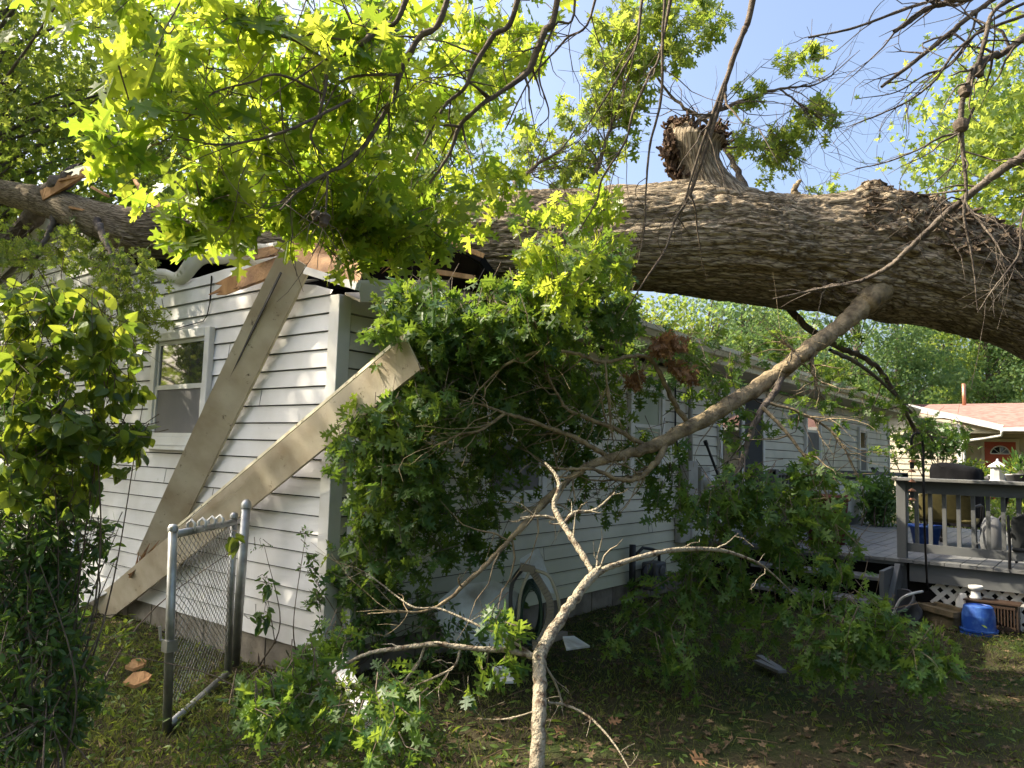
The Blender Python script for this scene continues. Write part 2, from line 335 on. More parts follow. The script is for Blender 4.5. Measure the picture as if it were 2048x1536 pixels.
# ------------------------------------------------------------------ ground (setting)
def vnoise(x, y, seed=0, py=None):
    r2 = np.random.default_rng(seed); G = r2.random((256, 256)); xi = np.floor(x).astype(int); yi = np.floor(y).astype(int)
    fx = x-xi; fy = y-yi; fx = fx*fx*(3-2*fx); fy = fy*fy*(3-2*fy)
    per = py or 256
    a = G[xi % 256, yi % per]; b = G[(xi+1) % 256, yi % per]; c = G[xi % 256, (yi+1) % per]; d = G[(xi+1) % 256, (yi+1) % per]
    return (a*(1-fx)+b*fx)*(1-fy)+(c*(1-fx)+d*fx)*fy
def gz(x, y):
    x = np.asarray(x, float); y = np.asarray(y, float)
    z = .06*(vnoise(x*1.3+50, y*1.3+50, 3)-.5)+.03*(vnoise(x*4+70, y*4+70, 4)-.5)
    return z*np.clip((np.minimum(abs(x)+abs(y), 30))/1.0, .3, 1)
def ground():
    ax = np.unique(np.concatenate([np.linspace(-8, 14, 200), np.linspace(-400, -8, 20), np.linspace(14, 600, 25)]))
    ay = np.unique(np.concatenate([np.linspace(-12, 8, 180), np.linspace(-500, -12, 20), np.linspace(8, 500, 25)]))
    X, Y = np.meshgrid(ax, ay, indexing='ij'); Z = gz(X, Y); V = np.stack([X, Y, Z], -1).reshape(-1, 3); ny = len(ay)
    i, j = np.meshgrid(np.arange(len(ax)-1), np.arange(ny-1), indexing='ij')
    L = np.stack([i*ny+j, (i+1)*ny+j, (i+1)*ny+j+1, i*ny+j+1], -1).reshape(-1)
    m = bpy.data.materials.new('soil_grass'); m.use_nodes = True; n = m.node_tree.nodes; K = m.node_tree.links; b = n['Principled BSDF']
    tc = n.new('ShaderNodeTexCoord'); t = n.new('ShaderNodeTexNoise'); t.inputs['Scale'].default_value = 1.1; t.inputs['Detail'].default_value = 10; t.inputs['Roughness'].default_value = .7
    K.new(tc.outputs['Object'], t.inputs[0]); r = n.new('ShaderNodeValToRGB'); e = r.color_ramp.elements
    e[0].position = .34; e[0].color = (.035, .026, .017, 1); e[1].position = .60; e[1].color = (.032, .046, .014, 1); x = e.new(.46); x.color = (.055, .047, .026, 1)
    K.new(t.outputs[0], r.inputs[0]); K.new(r.outputs[0], b.inputs['Base Color']); b.inputs['Roughness'].default_value = .95; b.inputs['Specular IOR Level'].default_value = .1
    t2 = n.new('ShaderNodeTexNoise'); t2.inputs['Scale'].default_value = 35; t2.inputs['Detail'].default_value = 6; K.new(tc.outputs['Object'], t2.inputs[0])
    bp = n.new('ShaderNodeBump'); bp.inputs['Strength'].default_value = .9; bp.inputs['Distance'].default_value = .03; K.new(t2.outputs[0], bp.inputs['Height']); K.new(bp.outputs[0], b.inputs['Normal'])
    o = mk_np('ground', V, L, np.full(len(L)//4, 4), m, smooth=True); tag(o, kind='structure')
ground()
def scatter_view(n, dmin, dmax, power=1.0):
    """points on the yard within the wedge the yard is seen in (a little wider)"""
    d = dmin+(dmax-dmin)*rng.random(n)**power; a = rng.uniform(-.78, .78, n); f = nrm([FWD[0], FWD[1], 0]); r = nrm([RIGHT[0], RIGHT[1], 0])
    P = CAM[:2]+d[:, None]*(f[:2]+a[:, None]*r[:2]); ins = (P[:, 0] > .03) & (P[:, 1] > .03)
    return P[~ins]
def grass():
    P = scatter_view(170000, 1.5, 14, 1.15); dn = vnoise(P[:, 0]*1.2+20, P[:, 1]*1.2+20, 8); dn2 = vnoise(P[:, 0]*.5+20, P[:, 1]*.5+20, 9)
    left = (P[:, 0]-P[:, 1]*0 < -.1)
    keep = rng.random(len(P)) < np.where(left, .25+.8*dn, .12+.8*np.clip(dn*1.7-.35, 0, 1)); P = P[keep]; N = len(P)
    h = rng.uniform(.02, .075, N)*np.where(P[:, 0] < -.2, 1.2, .8); wd = rng.uniform(.0015, .004, N)*1.2
    a = rng.uniform(0, 2*math.pi, N); dx = np.stack([np.cos(a), np.sin(a), 0*a], -1); ln = rng.normal(0, .5, (N, 2)); tip = np.stack([ln[:, 0], ln[:, 1], np.ones(N)], -1)*h[:, None]
    b = np.column_stack([P, gz(P[:, 0], P[:, 1])-.004]); V = np.stack([b-dx*wd[:, None], b+dx*wd[:, None], b+tip*.6+dx*wd[:, None]*.7, b+tip+np.array([0, 0, -.2])*h[:, None]], 1).reshape(-1, 3)
    L = (np.arange(N)*4)[:, None]+np.array([0, 1, 2, 3])[None]; o = mk_np('grass', V, L.ravel(), np.full(N, 4), M['grass']); tag(o, 'sparse short grass growing over the shaded yard soil', 'grass', kind='stuff')
grass()
def litter():
    P = scatter_view(15000, 1.7, 16, 1.0); N = len(P); p = np.column_stack([P, gz(P[:, 0], P[:, 1])+rng.uniform(.004, .02, N)])
    D = rng.normal(0, 1, (N, 3)); D[:, 2] *= .15; Nn = rng.normal(0, .35, (N, 3)); Nn[:, 2] += 1
    V, L, t = leafgeo('star', p, D, Nn, rng.uniform(.025, .07, N))
    m = leafmat('leaf_litter', (.06, .04, .022), (.20, .14, .08), (.1, .06, .03), (.15, .1, .05), .1, .8, .2)
    SP = scatter_view(900, 1.8, 12, 1.0); st_ = []
    for x_, y_ in SP:
        a_ = rng.uniform(0, 6.28); l_ = rng.uniform(.05, .35); z_ = float(gz(x_, y_))+.012; st_.append(tubegeo([(x_, y_, z_), (x_+math.cos(a_)*l_*.5, y_+math.sin(a_)*l_*.5, z_+.012), (x_+math.cos(a_+.2)*l_, y_+math.sin(a_+.2)*l_, z_)], [.004, .003, .0015], 4))
    V, L, t = join([(V, L, t)]+st_)
    tag(mk_np('leaf_litter', V, L, t, m), 'dry brown leaf litter and twigs scattered over the yard soil', 'leaf litter', kind='stuff')
    P = scatter_view(26000, 1.6, 12, 1.0); dn = vnoise(P[:, 0]*1.1+90, P[:, 1]*1.1+90, 18)
    keep = rng.random(len(P)) < np.where(P[:, 0] < -.1, .75*dn+.1, .45*np.clip(dn*1.5-.45, 0, 1)); near = (P[:, 0]+3.3)**2+(P[:, 1]+4.1)**2 > 2.2
    P = P[keep & near]; N = len(P); p = np.column_stack([P, gz(P[:, 0], P[:, 1])+rng.uniform(.01, .10, N)])
    D = rng.normal(0, 1, (N, 3)); D[:, 2] *= .35; Nn = rng.normal(0, .45, (N, 3)); Nn[:, 2] += 1
    V, L, t = leafgeo('oval', p, D, Nn, rng.uniform(.02, .065, N)); tag(mk_np('ground_cover', V, L, t, M['weed']), 'low green weeds and seedlings covering the yard', 'ground cover', kind='stuff')
litter()
# ------------------------------------------------------------------ the white house
HL, HW = 16.2, 8.6
house = empty('house', (0, 0, 0), 'white sided single storey house with its near roof corner crushed under the fallen oak', 'house')
CO = .127; Z0 = .2
def laps(name, axis, a0, a1, topf, m, parent, step=.25, z0=Z0, course=CO, face=-1, holes=()):
    """lap siding; axis 'x': plane y=0 running in X; axis 'y': plane x=0 running in Y"""
    mb = MB(); z = z0; off = .016
    while z < 5:
        zt = z+course; us = np.arange(a0, a1+1e-6, step); us[-1] = a1
        any_ = False
        for u, v in zip(us[:-1], us[1:]):
            t0, t1 = topf(u), topf(v)
            if t0 <= z+.004 and t1 <= z+.004: continue
            any_ = True; h0, h1 = max(min(zt-.009, t0), z+.001), max(min(zt-.009, t1), z+.001)
            P = (lambda s, d, zz: (s, face*d, zz)) if axis == 'x' else (lambda s, d, zz: (face*d, s, zz))
            mb.add([P(u, off+.002, z), P(v, off+.002, z), P(v, .002, h1), P(u, .002, h0)], [(0, 1, 2, 3)])
            mb.add([P(u, off+.002, z), P(v, off+.002, z), P(v, -.03, z), P(u, -.03, z)], [(3, 2, 1, 0)])
        if not any_: break
        z = zt
    return mb.build(name, m, parent)
def gtop(y):
    xs = [0, .42, 1.0, 1.5, 1.9, 2.45, 3.0, 3.6, 4.3, 5.7, HW]; ys = [2.62, 2.74, 2.96, 2.97, 2.95, 2.96, 3.2, 3.55, 3.95, 3.82, 2.62]
    return float(np.interp(y, xs, ys))
laps('gable_siding', 'y', .08, HW, gtop, M['siding'], house, .2)
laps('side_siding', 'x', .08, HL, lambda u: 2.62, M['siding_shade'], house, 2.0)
b = MB()
for k in range(46):
    zc = Z0+CO*rng.integers(0, 18); u_ = rng.uniform(.3, 15.5); b.bar((u_, -.0195, zc+.001), (u_, -.0042, zc+CO-.011), .003, .002, (1, 0, 0))
for k in range(20):
    zc = Z0+CO*rng.integers(0, 17); u_ = rng.uniform(.3, 6.5); b.bar((-.0195, u_, zc+.001), (-.0042, u_, zc+CO-.011), .003, .002, (0, 1, 0))
b.build('siding_seams', M['greyplastic'], house)
b = MB(); b.box(.03, HL, .02, .2, -.2, .2); b.box(.02, .2, .2, HW, -.2, .2)
b.build('foundation', M['found'], house)
# block joints on the foundation: proud mortar-bed lines are real recesses between blocks
b = MB()
for k in range(39): b.box(.05+.41*k, .05+.41*k+.395, .004, .021, -.1, .19)
b.build('foundation_blocks', M['found'], house)
b = MB()
for k in range(20): b.box(.004, .021, .24+.41*k, .24+.41*k+.395, -.1, .19)
b.build('foundation_blocks', M['found'], house)
b = MB(); b.box(.06, HL, .06, .2, .2, 2.6); b.box(.06, .2, .2, HW, .2, 2.55); b.box(HL-.2, HL, 0, HW, .0, 2.6); b.box(0, HL, HW-.2, HW, 0, 2.6); b.build('wall_core_lap_shade', M['dark'], house)  # coloured near-black so the lap gaps read as thin shadow lines
b = MB(); b.box(-.022, .085, -.022, .085, .17, 2.60); b.build('corner_trim', M['trim'], house, bevel=.004)
b = MB(); b.box(HL-.1, HL+.03, -.03, .08, .17, 2.62); b.build('corner_trim', M['trim'], house)
# roof -------------------------------------------------------
EZ, SL, RX0 = 2.87, .27, 1.15
def rz(y): return EZ+(min(y, HW-y)+.5)*SL
b = MB()
RY = HW/2
def slab(b, pts, th=.06):
    n = len(pts); lo = [(x, y, z-th) for x, y, z in pts]
    b.add(list(pts)+lo, [tuple(range(n)), tuple(range(n, 2*n))[::-1]]+[(i, n+i, n+(i+1) % n, (i+1) % n) for i in range(n)])
slab(b, [(RX0, -.52, EZ+.01), (HL+.35, -.52, EZ+.01), (HL+.35, RY, rz(RY)), (RX0+.9, RY, rz(RY)), (RX0+1.1, 2.2, rz(2.2)), (RX0+.2, 1.0, rz(1.0)), (RX0+.45, .2, rz(.2))])
slab(b, [(-.3, HW+.5, EZ), (-.3, RY+.6, rz(RY)-.13), (RX0+.9, RY, rz(RY)), (HL+.35, RY, rz(RY)), (HL+.35, HW+.5, EZ)])
b.build('roof', M['shingle'], house)
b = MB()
slab(b, [(.05, .3, 2.64), (1.6, -.1, 2.80), (2.0, 2.3, 2.75), (.06, 2.2, 2.72)], .03)   # caved-in decking, coloured near-black to stand for the attic's shade
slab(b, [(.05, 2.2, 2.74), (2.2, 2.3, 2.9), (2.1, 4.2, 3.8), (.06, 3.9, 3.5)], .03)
b.build('decking_attic_shade', M['dark'], house)
b = MB(); b.box(RX0-.1, HL+.35, -.5, -.002, 2.66, 2.675); b.build('soffit', M['soffit'], house)
b = MB(); b.box(RX0-.05, HL+.35, -.53, -.502, 2.665, 2.85); b.build('fascia', M['trim_dirty'], house)
# gutter: K profile with a lip
def gutter(x0, x1, y, z):
    b = MB(); pr = [(0, .10), (0, 0), (-.07, 0), (-.095, .05), (-.11, .06), (-.11, .105), (-.095, .105), (-.095, .07), (-.065, .008), (-.006, .008), (-.006, .1)]
    vs = [(x, y+a, z+c) for x in (x0, x1) for a, c in pr]; n = len(pr)
    b.add(vs, [(i, (i+1) % n, n+(i+1) % n, n+i) for i in range(n)]+[tuple(range(n))]); return b
g = gutter(1.95, HL+.35, -.532, 2.745).build('gutter', M['trim_dirty'], house)
b = MB()
for k in range(170): xx = 2+rng.random()*12; b.tube([(xx, -.6+rng.normal(0, .02), 2.855), (xx+rng.normal(0, .15), -.6+rng.normal(0, .03), 2.86+rng.random()*.03)], .004, 4)
b.build('gutter_debris', M['twig'], g)
# gable rake, beyond the limb
b = MB(); b.bar((-.1, 3.05, 3.42), (-.1, 4.5, 4.02), .16, .03, (0, 0, 1)); b.bar((-.1, 4.5, 4.02), (-.1, HW+.4, 2.8), .16, .03, (0, 0, 1)); b.build('rake_board', M['trim'], house)
b = MB(); slab(b, [(-.3, 3.0, 3.44), (-.3, 4.5, 4.08), (2.2, 4.4, 4.12), (2.2, 2.9, 3.5)], .03); b.build('torn_roof_edge', M['trim'], house)
# curled, peeled soffit / flashing strip along the crushed gable top
b = MB(); ys = np.linspace(.35, 3.0, 40)
def ribbon(b, yz, wd, x0, x1, curl):
    rows = []
    for k, (y, z) in enumerate(yz):
        c = curl*math.sin(k*.5)
        rows += [(x0, y, z), (x0-.03, y, z+wd*.45), (x1+c, y, z+wd), (x1+c+.004, y, z+wd), (x0-.026, y, z+wd*.45), (x0+.004, y, z)]
    n = len(yz); b.add(rows, [(i*6+j, i*6+(j+1) % 6, (i+1)*6+(j+1) % 6, (i+1)*6+j) for i in range(n-1) for j in range(6)])
yz = [(y, gtop(y)+.02+.05*math.sin(y*5)+.03*math.sin(y*11+1)) for y in ys]
ribbon(b, yz, .10, -.03, -.10, .03); b.build('peeled_flashing', M['trim'], house, smooth=True)
b = MB(); yz = [(y, gtop(y)+.13+.07*math.sin(y*4+.6)) for y in np.linspace(.5, 2.1, 26)]
ribbon(b, yz, .07, -.09, -.19, .04); b.build('peeled_flashing', M['trim'], house, smooth=True)
b = MB(); b.box(-.025, -.017, 1.63, 1.64, 2.70, 2.93); b.tube([(-.02, 1.635, 2.72), (-.03, 1.65, 2.6), (-.02, 1.72, 2.56), (-.02, 2.2, 2.53)], .004, 5); b.build('siding_crack', M['dark'], house)
# crushed rafters and black folded underlay over the corner
def rafter(p, q, w_=.10, t_=.04, m='oldwood', nm='broken_rafter', splin=True):
    b = MB(); b.bar(p, q, w_, t_, (0, 0, 1)); p = np.array(p, float); q = np.array(q, float); d = nrm(q-p)
    if splin:
        s = nrm(np.cross(d, [0, 0, 1])); u = np.cross(s, d)
        for k in range(6):
            o = u*rng.uniform(-w_*.45, w_*.45)+s*rng.uniform(-t_*.4, t_*.4); b.tube([q+o-d*.03, q+o*.9+d*rng.uniform(.03, .13)], [.011, .001], 4)
    return b.build(nm, M[m], house)
p1, p2 = T(700, 480, 5.25), T(415, 590, 5.85)
rafter(p1, T(478, 562, 5.75), .13, .04)
b = MB(); a, c = T(482, 560, 5.745), p2; dd = nrm(c-a); s0 = nrm(np.cross(dd, FWD)); 
prof = [(0, .062), (.18, .055), (.26, .03), (.19, .022), (.33, .004), (.22, -.004), (.17, -.02), (.24, -.05), (0, -.062)]
vs = [a+dd*x*.95+s0*y+FWD*z for z in (-.02, .02) for x, y in prof]; n = len(prof)
b.add(vs, [tuple(range(n))[::-1], tuple(range(n, 2*n))]+[(i, (i+1) % n, n+(i+1) % n, n+i) for i in range(n)]); b.build('splintered_rafter_end', M['rawwood'], house)
b = MB(); b.bar(T(612, 541, 5.25), T(716, 573, 4.9), .035, .05); b.build('drip_edge', M['white'], house)
b = MB(); slab(b, [T(612, 538, 5.25), T(716, 568, 4.9), T(735, 520, 5.0), T(680, 512, 5.2), T(625, 505, 5.3)], .03); b.build('crushed_rake_end', M['oldwood'], house)
b = MB(); slab(b, [T(716, 560, 4.9), T(722, 598, 4.95), T(900, 590, 5.7), T(900, 560, 5.7)], .02); b.build('torn_fascia', M['soffit'], house)
b = MB(); slab(b, [T(690, 585, 5.25), T(720, 600, 4.95), T(960, 600, 5.9), T(940, 580, 6.1)], .015); b.build('hanging_soffit', M['soffit'], house)
# black opening: lifted, curved roofing felt
b = MB(); rows = []
edge = [(640, 430, 6.1), (760, 450, 5.9), (860, 478, 5.75), (930, 492, 5.7), (965, 512, 5.72), (985, 540, 5.78), (1000, 560, 5.85)]
for (x, y, d) in edge: rows += [T(x, y, d), T(x-6, y+14, d-.03), T(x-40, 575+(x-640)*.02, d+.35)]
for i in range(len(edge)-1):
    for j in range(2): b.add([rows[i*3+j], rows[(i+1)*3+j], rows[(i+1)*3+j+1], rows[i*3+j+1]], [(0, 1, 2, 3)])
    
bo = b.build('torn_roofing_felt', M['dark'], house); mm = bo.modifiers.new('s', 'SOLIDIFY'); mm.thickness = .012
rafter(T(880, 478, 5.6), T(968, 512, 5.6), .035, .02, 'rawwood', 'splintered_rafter_end', False)
rafter(T(870, 543, 5.6), T(950, 556, 5.65), .035, .02, 'rawwood', 'splintered_rafter_end', False)
for k in range(7):
    a0 = rng.uniform(600, 860); rafter(T(a0, rng.uniform(480, 520), 5.5), T(a0+rng.uniform(-140, 60), rng.uniform(470, 545), 5.6), .07, .03)
# windows ------------------------------------------------------
def window(axis, u0, u1, z0, z1, split=.5, kind='blind', name='window', fr=.075, parent=house, m=None):
    """double hung window in the plane x=0 (axis y) or y=0 (axis x), outside = negative side"""
    m = m or M['trim']
    def B(b, ua, ub, da, db, za, zb):
        if axis == 'x': b.box(ua, ub, -db, -da, za, zb)
        else: b.box(-db, -da, ua, ub, za, zb)
    b = MB(); B(b, u0, u1, .018, .058, z0, z1)
    # a ring: four bars
    b = MB(); B(b, u0, u0+fr, .01, .062, z0, z1); B(b, u1-fr, u1, .01, .062, z0, z1); B(b, u0+fr, u1-fr, .01, .062, z1-fr, z1); B(b, u0+fr, u1-fr, .01, .062, z0, z0+fr)
    f = b.build(name, m, parent, bevel=.006)
    b = MB(); B(b, u0-.02, u1+.02, .012, .085, z0-.035, z0-.002); b.build('sill', m, f)
    i0, i1, j0, j1 = u0+fr+.002, u1-fr-.002, z0+fr+.002, z1-fr-.002; zs = j0+(j1-j0)*split; s = .03
    for (a, c, dp, nm) in ((zs, j1, .030, 'upper_sash'), (j0, zs+.02, .038, 'lower_sash')):
        b = MB(); B(b, i0, i0+s, .016, dp+.008, a, c); B(b, i1-s, i1, .016, dp+.008, a, c); B(b, i0+s, i1-s, .016, dp+.008, c-s, c); B(b, i0+s, i1-s, .016, dp+.008, a, a+s); b.build(nm, m, f)
    b = MB(); B(b, i0+s, i1-s, .024, .028, zs+s, j1-s); b.build('pane', M['glass'] if kind != 'pale' else M['blind'], f)
    b = MB(); B(b, i0+s, i1-s, .033, .036, j0+s, zs-.01); b.build('screen', M['screen'] if kind != 'pale' else M['blind'], f)
    return f
window('y', 1.54, 2.47, 1.53, 2.50, .5)
window('x', 1.50, 2.42, 1.12, 2.2, .5)
window('x', 3.95, 4.75, 1.35, 2.42, .5, 'pale')
window('x', 9.95, 10.82, 1.55, 2.42, .62)
window('x', 13.4, 14.1, 1.3, 2.3, .55)
# sliding door
b = MB()
for (a, c, e, g_) in ((6.34, 6.42, .58, 2.46), (7.92, 8.0, .58, 2.46), (6.34, 8.0, 2.46, 2.54), (7.1, 7.2, .6, 2.46)): b.box(a, c, -.06, -.012, e, g_)
f = b.build('sliding_door', M['trim'], house, bevel=.005)
b = MB(); b.box(6.42, 7.1, -.034, -.026, .62, 2.46); b.build('pane', M['glass'], f)
b = MB(); b.box(7.2, 7.92, -.045, -.03, .62, 2.46); b.build('screen', M['mesh'], f)
# downspout at the corner: elbow + pipe
b = MB(); b.box(.12, .195, -.115, -.04, .1, 2.02); b.box(.115, .20, -.12, -.035, 1.78, 1.83)
b.build('downspout', M['trim'], house, bevel=.006)
b = MB(); b.bar((.16, -.08, 2.0), (.42, -.36, 2.32), .07, .07); b.build('downspout_elbow', M['trim'], house, bevel=.01)
b = MB(); b.box(.125, .195, -.125, -.04, 1.72, 1.79); b.build('downspout_bracket', M['board'], house)
# electricity meter and conduit
b = MB(); b.tube([(5.42, -.06, 2.62), (5.42, -.06, 1.5)], .03, 10); b.tube([(5.42, -.06, 1.1), (5.42, -.06, .3)], .035, 10); b.build('conduit', M['meter'], house, smooth=True)
b = MB(); b.box(5.20, 5.46, -.15, -.015, 1.06, 1.52); b.box(5.1, 5.36, -.10, -.015, .55, 1.0); eb = b.build('electric_box', M['meter'], house, bevel=.01)
b = MB(); b.box(5.62, 5.88, -.12, -.015, .95, 1.45); eb = b.build('meter_box', M['meter'], house, bevel=.01)
b = MB(); b.lathe((5.75, -.12, 1.27), [(.0, .09), (.07, .085), (.085, .05), (.09, 0)], 18, (0, -1, 0)); b.build('meter_dial', M['white'], eb, smooth=True)
b = MB(); b.tube([(5.06, -.03, 2.6), (5.05, -.04, 1.9), (5.12, -.06, 1.5), (5.2, -.05, 1.2)], .012, 6); b.build('cable', M['black'], house)
# gas meter
b = MB(); b.tube([(3.95, -.1, 0), (3.95, -.1, .62)], .035, 10); b.tube([(3.95, -.12, .5), (4.1, -.14, .58), (4.3, -.14, .55), (4.55, -.1, .5), (4.6, -.08, .3)], .018, 8); b.lathe((4.05, -.2, .32), [(0, 0), (.10, .0), (.10, .04), (.0, .05)], 18, (0, -1, 0))
b.build('gas_pipe', M['black'], house, smooth=True)
b = MB(); b.box(4.18, 4.42, -.26, -.08, .12, .42); b.lathe((4.3, -.27, .33), [(.06, 0), (.06, .02), (0, .02)], 16, (0, -1, 0)); b.build('gas_meter', M['greyplastic'], house, bevel=.03)
b = MB(); b.lathe((10.2-.9, -.05, 2.3), [(0, 0), (.05, 0), (.07, .1), (.0, .16)], 12, (0, -.6, -1)); b.build('porch_lamp', M['white'], house, smooth=True)

# ------------------------------------------------------------------ fallen boards
def plank(name, a, bb, w_, t_, side, m, label, cat, bend=0, lip=True, group=None):
    a = np.array(a, float); bb = np.array(bb, float); d = nrm(bb-a); L = np.linalg.norm(bb-a); s = np.array(side, float); s = nrm(s-d*np.dot(s, d)); u = np.cross(s, d)
    mb = MB(); n = 24; rows = []
    prof = [(-w_/2, 0), (w_/2, 0), (w_/2, -.045), (w_/2-.012, -.045), (w_/2-.014, -.012), (-w_/2+.014, -.012), (-w_/2+.012, -.035), (-w_/2, -.035)] if lip else [(-w_/2, 0), (w_/2, 0), (w_/2, -t_), (-w_/2, -t_)]
    for i in range(n+1):
        t = i/n; c = a+(bb-a)*t+u*(bend*math.sin(math.pi*t)+.002*rng.normal())
        tw = .06*math.sin(t*3); ss = s*math.cos(tw)+u*math.sin(tw); uu = u*math.cos(tw)-s*math.sin(tw)
        jag = rng.normal(0, .012) if i in (0, n) else 0
        rows += [c+ss*x+uu*y+d*jag for x, y in prof]
    k = len(prof); mb.add(rows, [(i*k+j, i*k+(j+1) % k, (i+1)*k+(j+1) % k, (i+1)*k+j) for i in range(n) for j in range(k)]+[tuple(range(k))[::-1], tuple(n*k+j for j in range(k))])
    o = mb.build(name, m, None); tag(o, label, cat, group); rebase(o, bb); return o
P0, P1 = T(588, 520, 5.35), T(300, 1120, 6.35)
facing = -FWD
sd = np.cross(nrm(P1-P0), facing)
pk = plank('fallen_soffit_board', P0, P1, .245, .02, sd, M['board'], 'steep weathered soffit board torn from the rake and leaning down against the gable siding', 'board', .03)
P0, P1 = T(822, 704, 4.35), T(198, 1222, 6.75)
pk2 = plank('fallen_fascia_board', P0, P1, .235, .02, np.cross(nrm(P1-P0), facing+np.array([0, 0, .25])), M['board'], 'long beige board lying diagonally, its sawn end in the air before the house corner', 'board', -.03)
# darker nail-flange strip on the back edge of the steep board
def child_strip(parent, a, c, m, nm, w_=.02, t_=.03):
    b = MB(); b.bar(a, c, w_, t_); return b.build(nm, m, parent)
child_strip(pk, T(622, 532, 5.37), T(345, 1090, 6.28), M['trim_dirty'], 'metal_edge', .018, .022)
child_strip(pk, T(562, 545, 5.36), T(282, 1115, 6.37), M['black'], 'tar_edge', .008, .02)
child_strip(pk2, T(782, 692, 4.33), T(345, 1062, 5.92), M['trim_dirty'], 'raw_edge', .008, .02)
b = MB(); a = T(262, 1150, 6.45)
for k in range(26): q_ = a+(T(300, 1105, 6.3)-a)*rng.random()+rng.normal(0, .02, 3); b.tube([q_, q_+nrm(T(310, 1090, 6.2)-a)*rng.uniform(.08, .2)+rng.normal(0, .03, 3)], [.012, .002], 4)
tag(rebase(b.build('wood_splinters', M['oldwood']), a), 'bundle of torn wood splinters where the two leaning boards meet at the wall', 'splinters')
b = MB(); slab(b, [T(125, 1195, 6.9), T(235, 1150, 6.7), T(250, 1165, 6.6), T(140, 1222, 6.75)], .012); tag(rebase(b.build('flashing_sheet', M['white']), T(180, 1190, 6.8)), 'bent white metal flashing strip lying against the gable base behind the vine', 'flashing')
for (px, py, d, s_, lb) in ((268, 1332, 5.1, .12, 'reddish bark chip standing in the grass left of the open gate'), (270, 1364, 4.9, .15, 'flat orange wood scrap lying in the grass left of the open gate')):
    p = TP(px, py, 2, .05); b = MB(); s = [p+RIGHT*x*s_+np.array([0, 0, y*s_*.55])+FWD*z*s_ for x, y, z in ((-.5, 0, 0), (-.25, .5, .3), (.2, .6, .35), (.55, .35, .3), (.5, .1, .1), (0, -.25, 0))]
    slab(b, [tuple(q) for q in s], .02); tag(rebase(b.build('wood_chip', M['rawwood']), p), lb, 'wood chip')
# white broken downspout piece near the corner
P0, P1 = T(668, 1312, 4.35), T(742, 1450, 3.75)
b = MB(); b.bar(P0, P1, .085, .06, RIGHT); b.bar(P0+(P1-P0)*.66, P0+(P1-P0)*.78, .095, .07, RIGHT); tag(rebase(b.build('downspout_piece', M['white'], bevel=.008), P1), 'broken white downspout piece lying in weeds below the house corner', 'downspout')
# shattered pale sheeting against the wall by the hose reel
for q, lb in (([(862, 1215, 5.2), (905, 1170, 5.4), (990, 1165, 5.5), (1028, 1180, 5.5), (1040, 1235, 5.4), (1010, 1290, 5.2), (900, 1300, 5.0)], 'large mouldy pale sheet propped low against the wall left of the hose reel'),
              ([(1045, 1122, 5.8), (1072, 1098, 5.9), (1086, 1112, 5.9), (1112, 1190, 5.8), (1085, 1180, 5.75), (1040, 1140, 5.75)], 'small clean white torn sheet standing behind the hose reel arm'),
              ([(985, 1330, 4.7), (1010, 1330, 4.8), (1035, 1362, 4.6), (988, 1358, 4.5)], 'small white shard lying in the grass left of the pale forked branch'),
              ([(1125, 1275, 5.2), (1150, 1272, 5.3), (1178, 1292, 5.2), (1130, 1296, 5.0)], 'white shard on the soil right of the hose reel foot')):
    b = MB(); slab(b, [tuple(T(*a)+rng.normal(0, .015, 3)) for a in q], .012); tag(rebase(b.build('torn_sheet', M['paleply']), T(*q[0])), lb, 'sheet')
# hose reel
hr = empty('hose_reel_stand', T(1070, 1300, 5.3), 'taupe plastic hose reel stand with curved legs and hose loops beside the side wall', 'hose reel')
def arc(p, m=6): return smoothpath([T(*q) for q in p], m)
for off in (0, .22):
    b = MB(); pts = arc([(1062+off*10, 1138, 5.25+off), (1080, 1165, 5.25+off), (1100, 1205, 5.25+off), (1095, 1250, 5.25+off), (1070, 1302, 5.2+off)])
    for i in range(len(pts)-1): b.bar(pts[i]-[0, 0, .001], pts[i+1], .05, .04, RIGHT)
    b.build('side_frame', M['taupe'], hr, bevel=.004)
    if off == 0:
        b = MB(); pts = arc([(1050, 1130, 5.3), (1025, 1165, 5.35), (1022, 1220, 5.35), (1035, 1285, 5.3)])
        for i in range(len(pts)-1): b.bar(pts[i], pts[i+1], .028, .03, RIGHT)
        b.build('side_frame', M['greyplastic'], hr)
b = MB(); b.bar(T(1040, 1133, 5.25), T(1068, 1140, 5.25), .05, .05); b.bar(T(1070, 1288, 5.2), T(1130, 1268, 5.45), .05, .04); b.build('cross_bar', M['taupe'], hr)
b = MB(); c = T(1062, 1225, 5.35)
for k in range(9): b.tube([c+RIGHT*(.115+.004*(k % 2))*math.cos(t)*.6+np.array([0, 0, 1.])*(.19+.005*(k % 3))*math.sin(t)+FWD*(-.10+.025*k) for t in np.linspace(0, 2*math.pi, 22)], .012, 6, False)
b.build('coiled_hose', M['hosedark'], hr, smooth=True)
b = MB(); b.tube(arc([(1058, 1145, 5.1), (1042, 1185, 5.08), (1036, 1240, 5.1)]), .011, 7); b.tube(arc([(1072, 1140, 5.1), (1100, 1155, 5.05), (1117, 1200, 5.05), (1118, 1235, 5.08), (1107, 1250, 5.1)]), .012, 7); b.build('hose', M['hose'], hr, smooth=True)

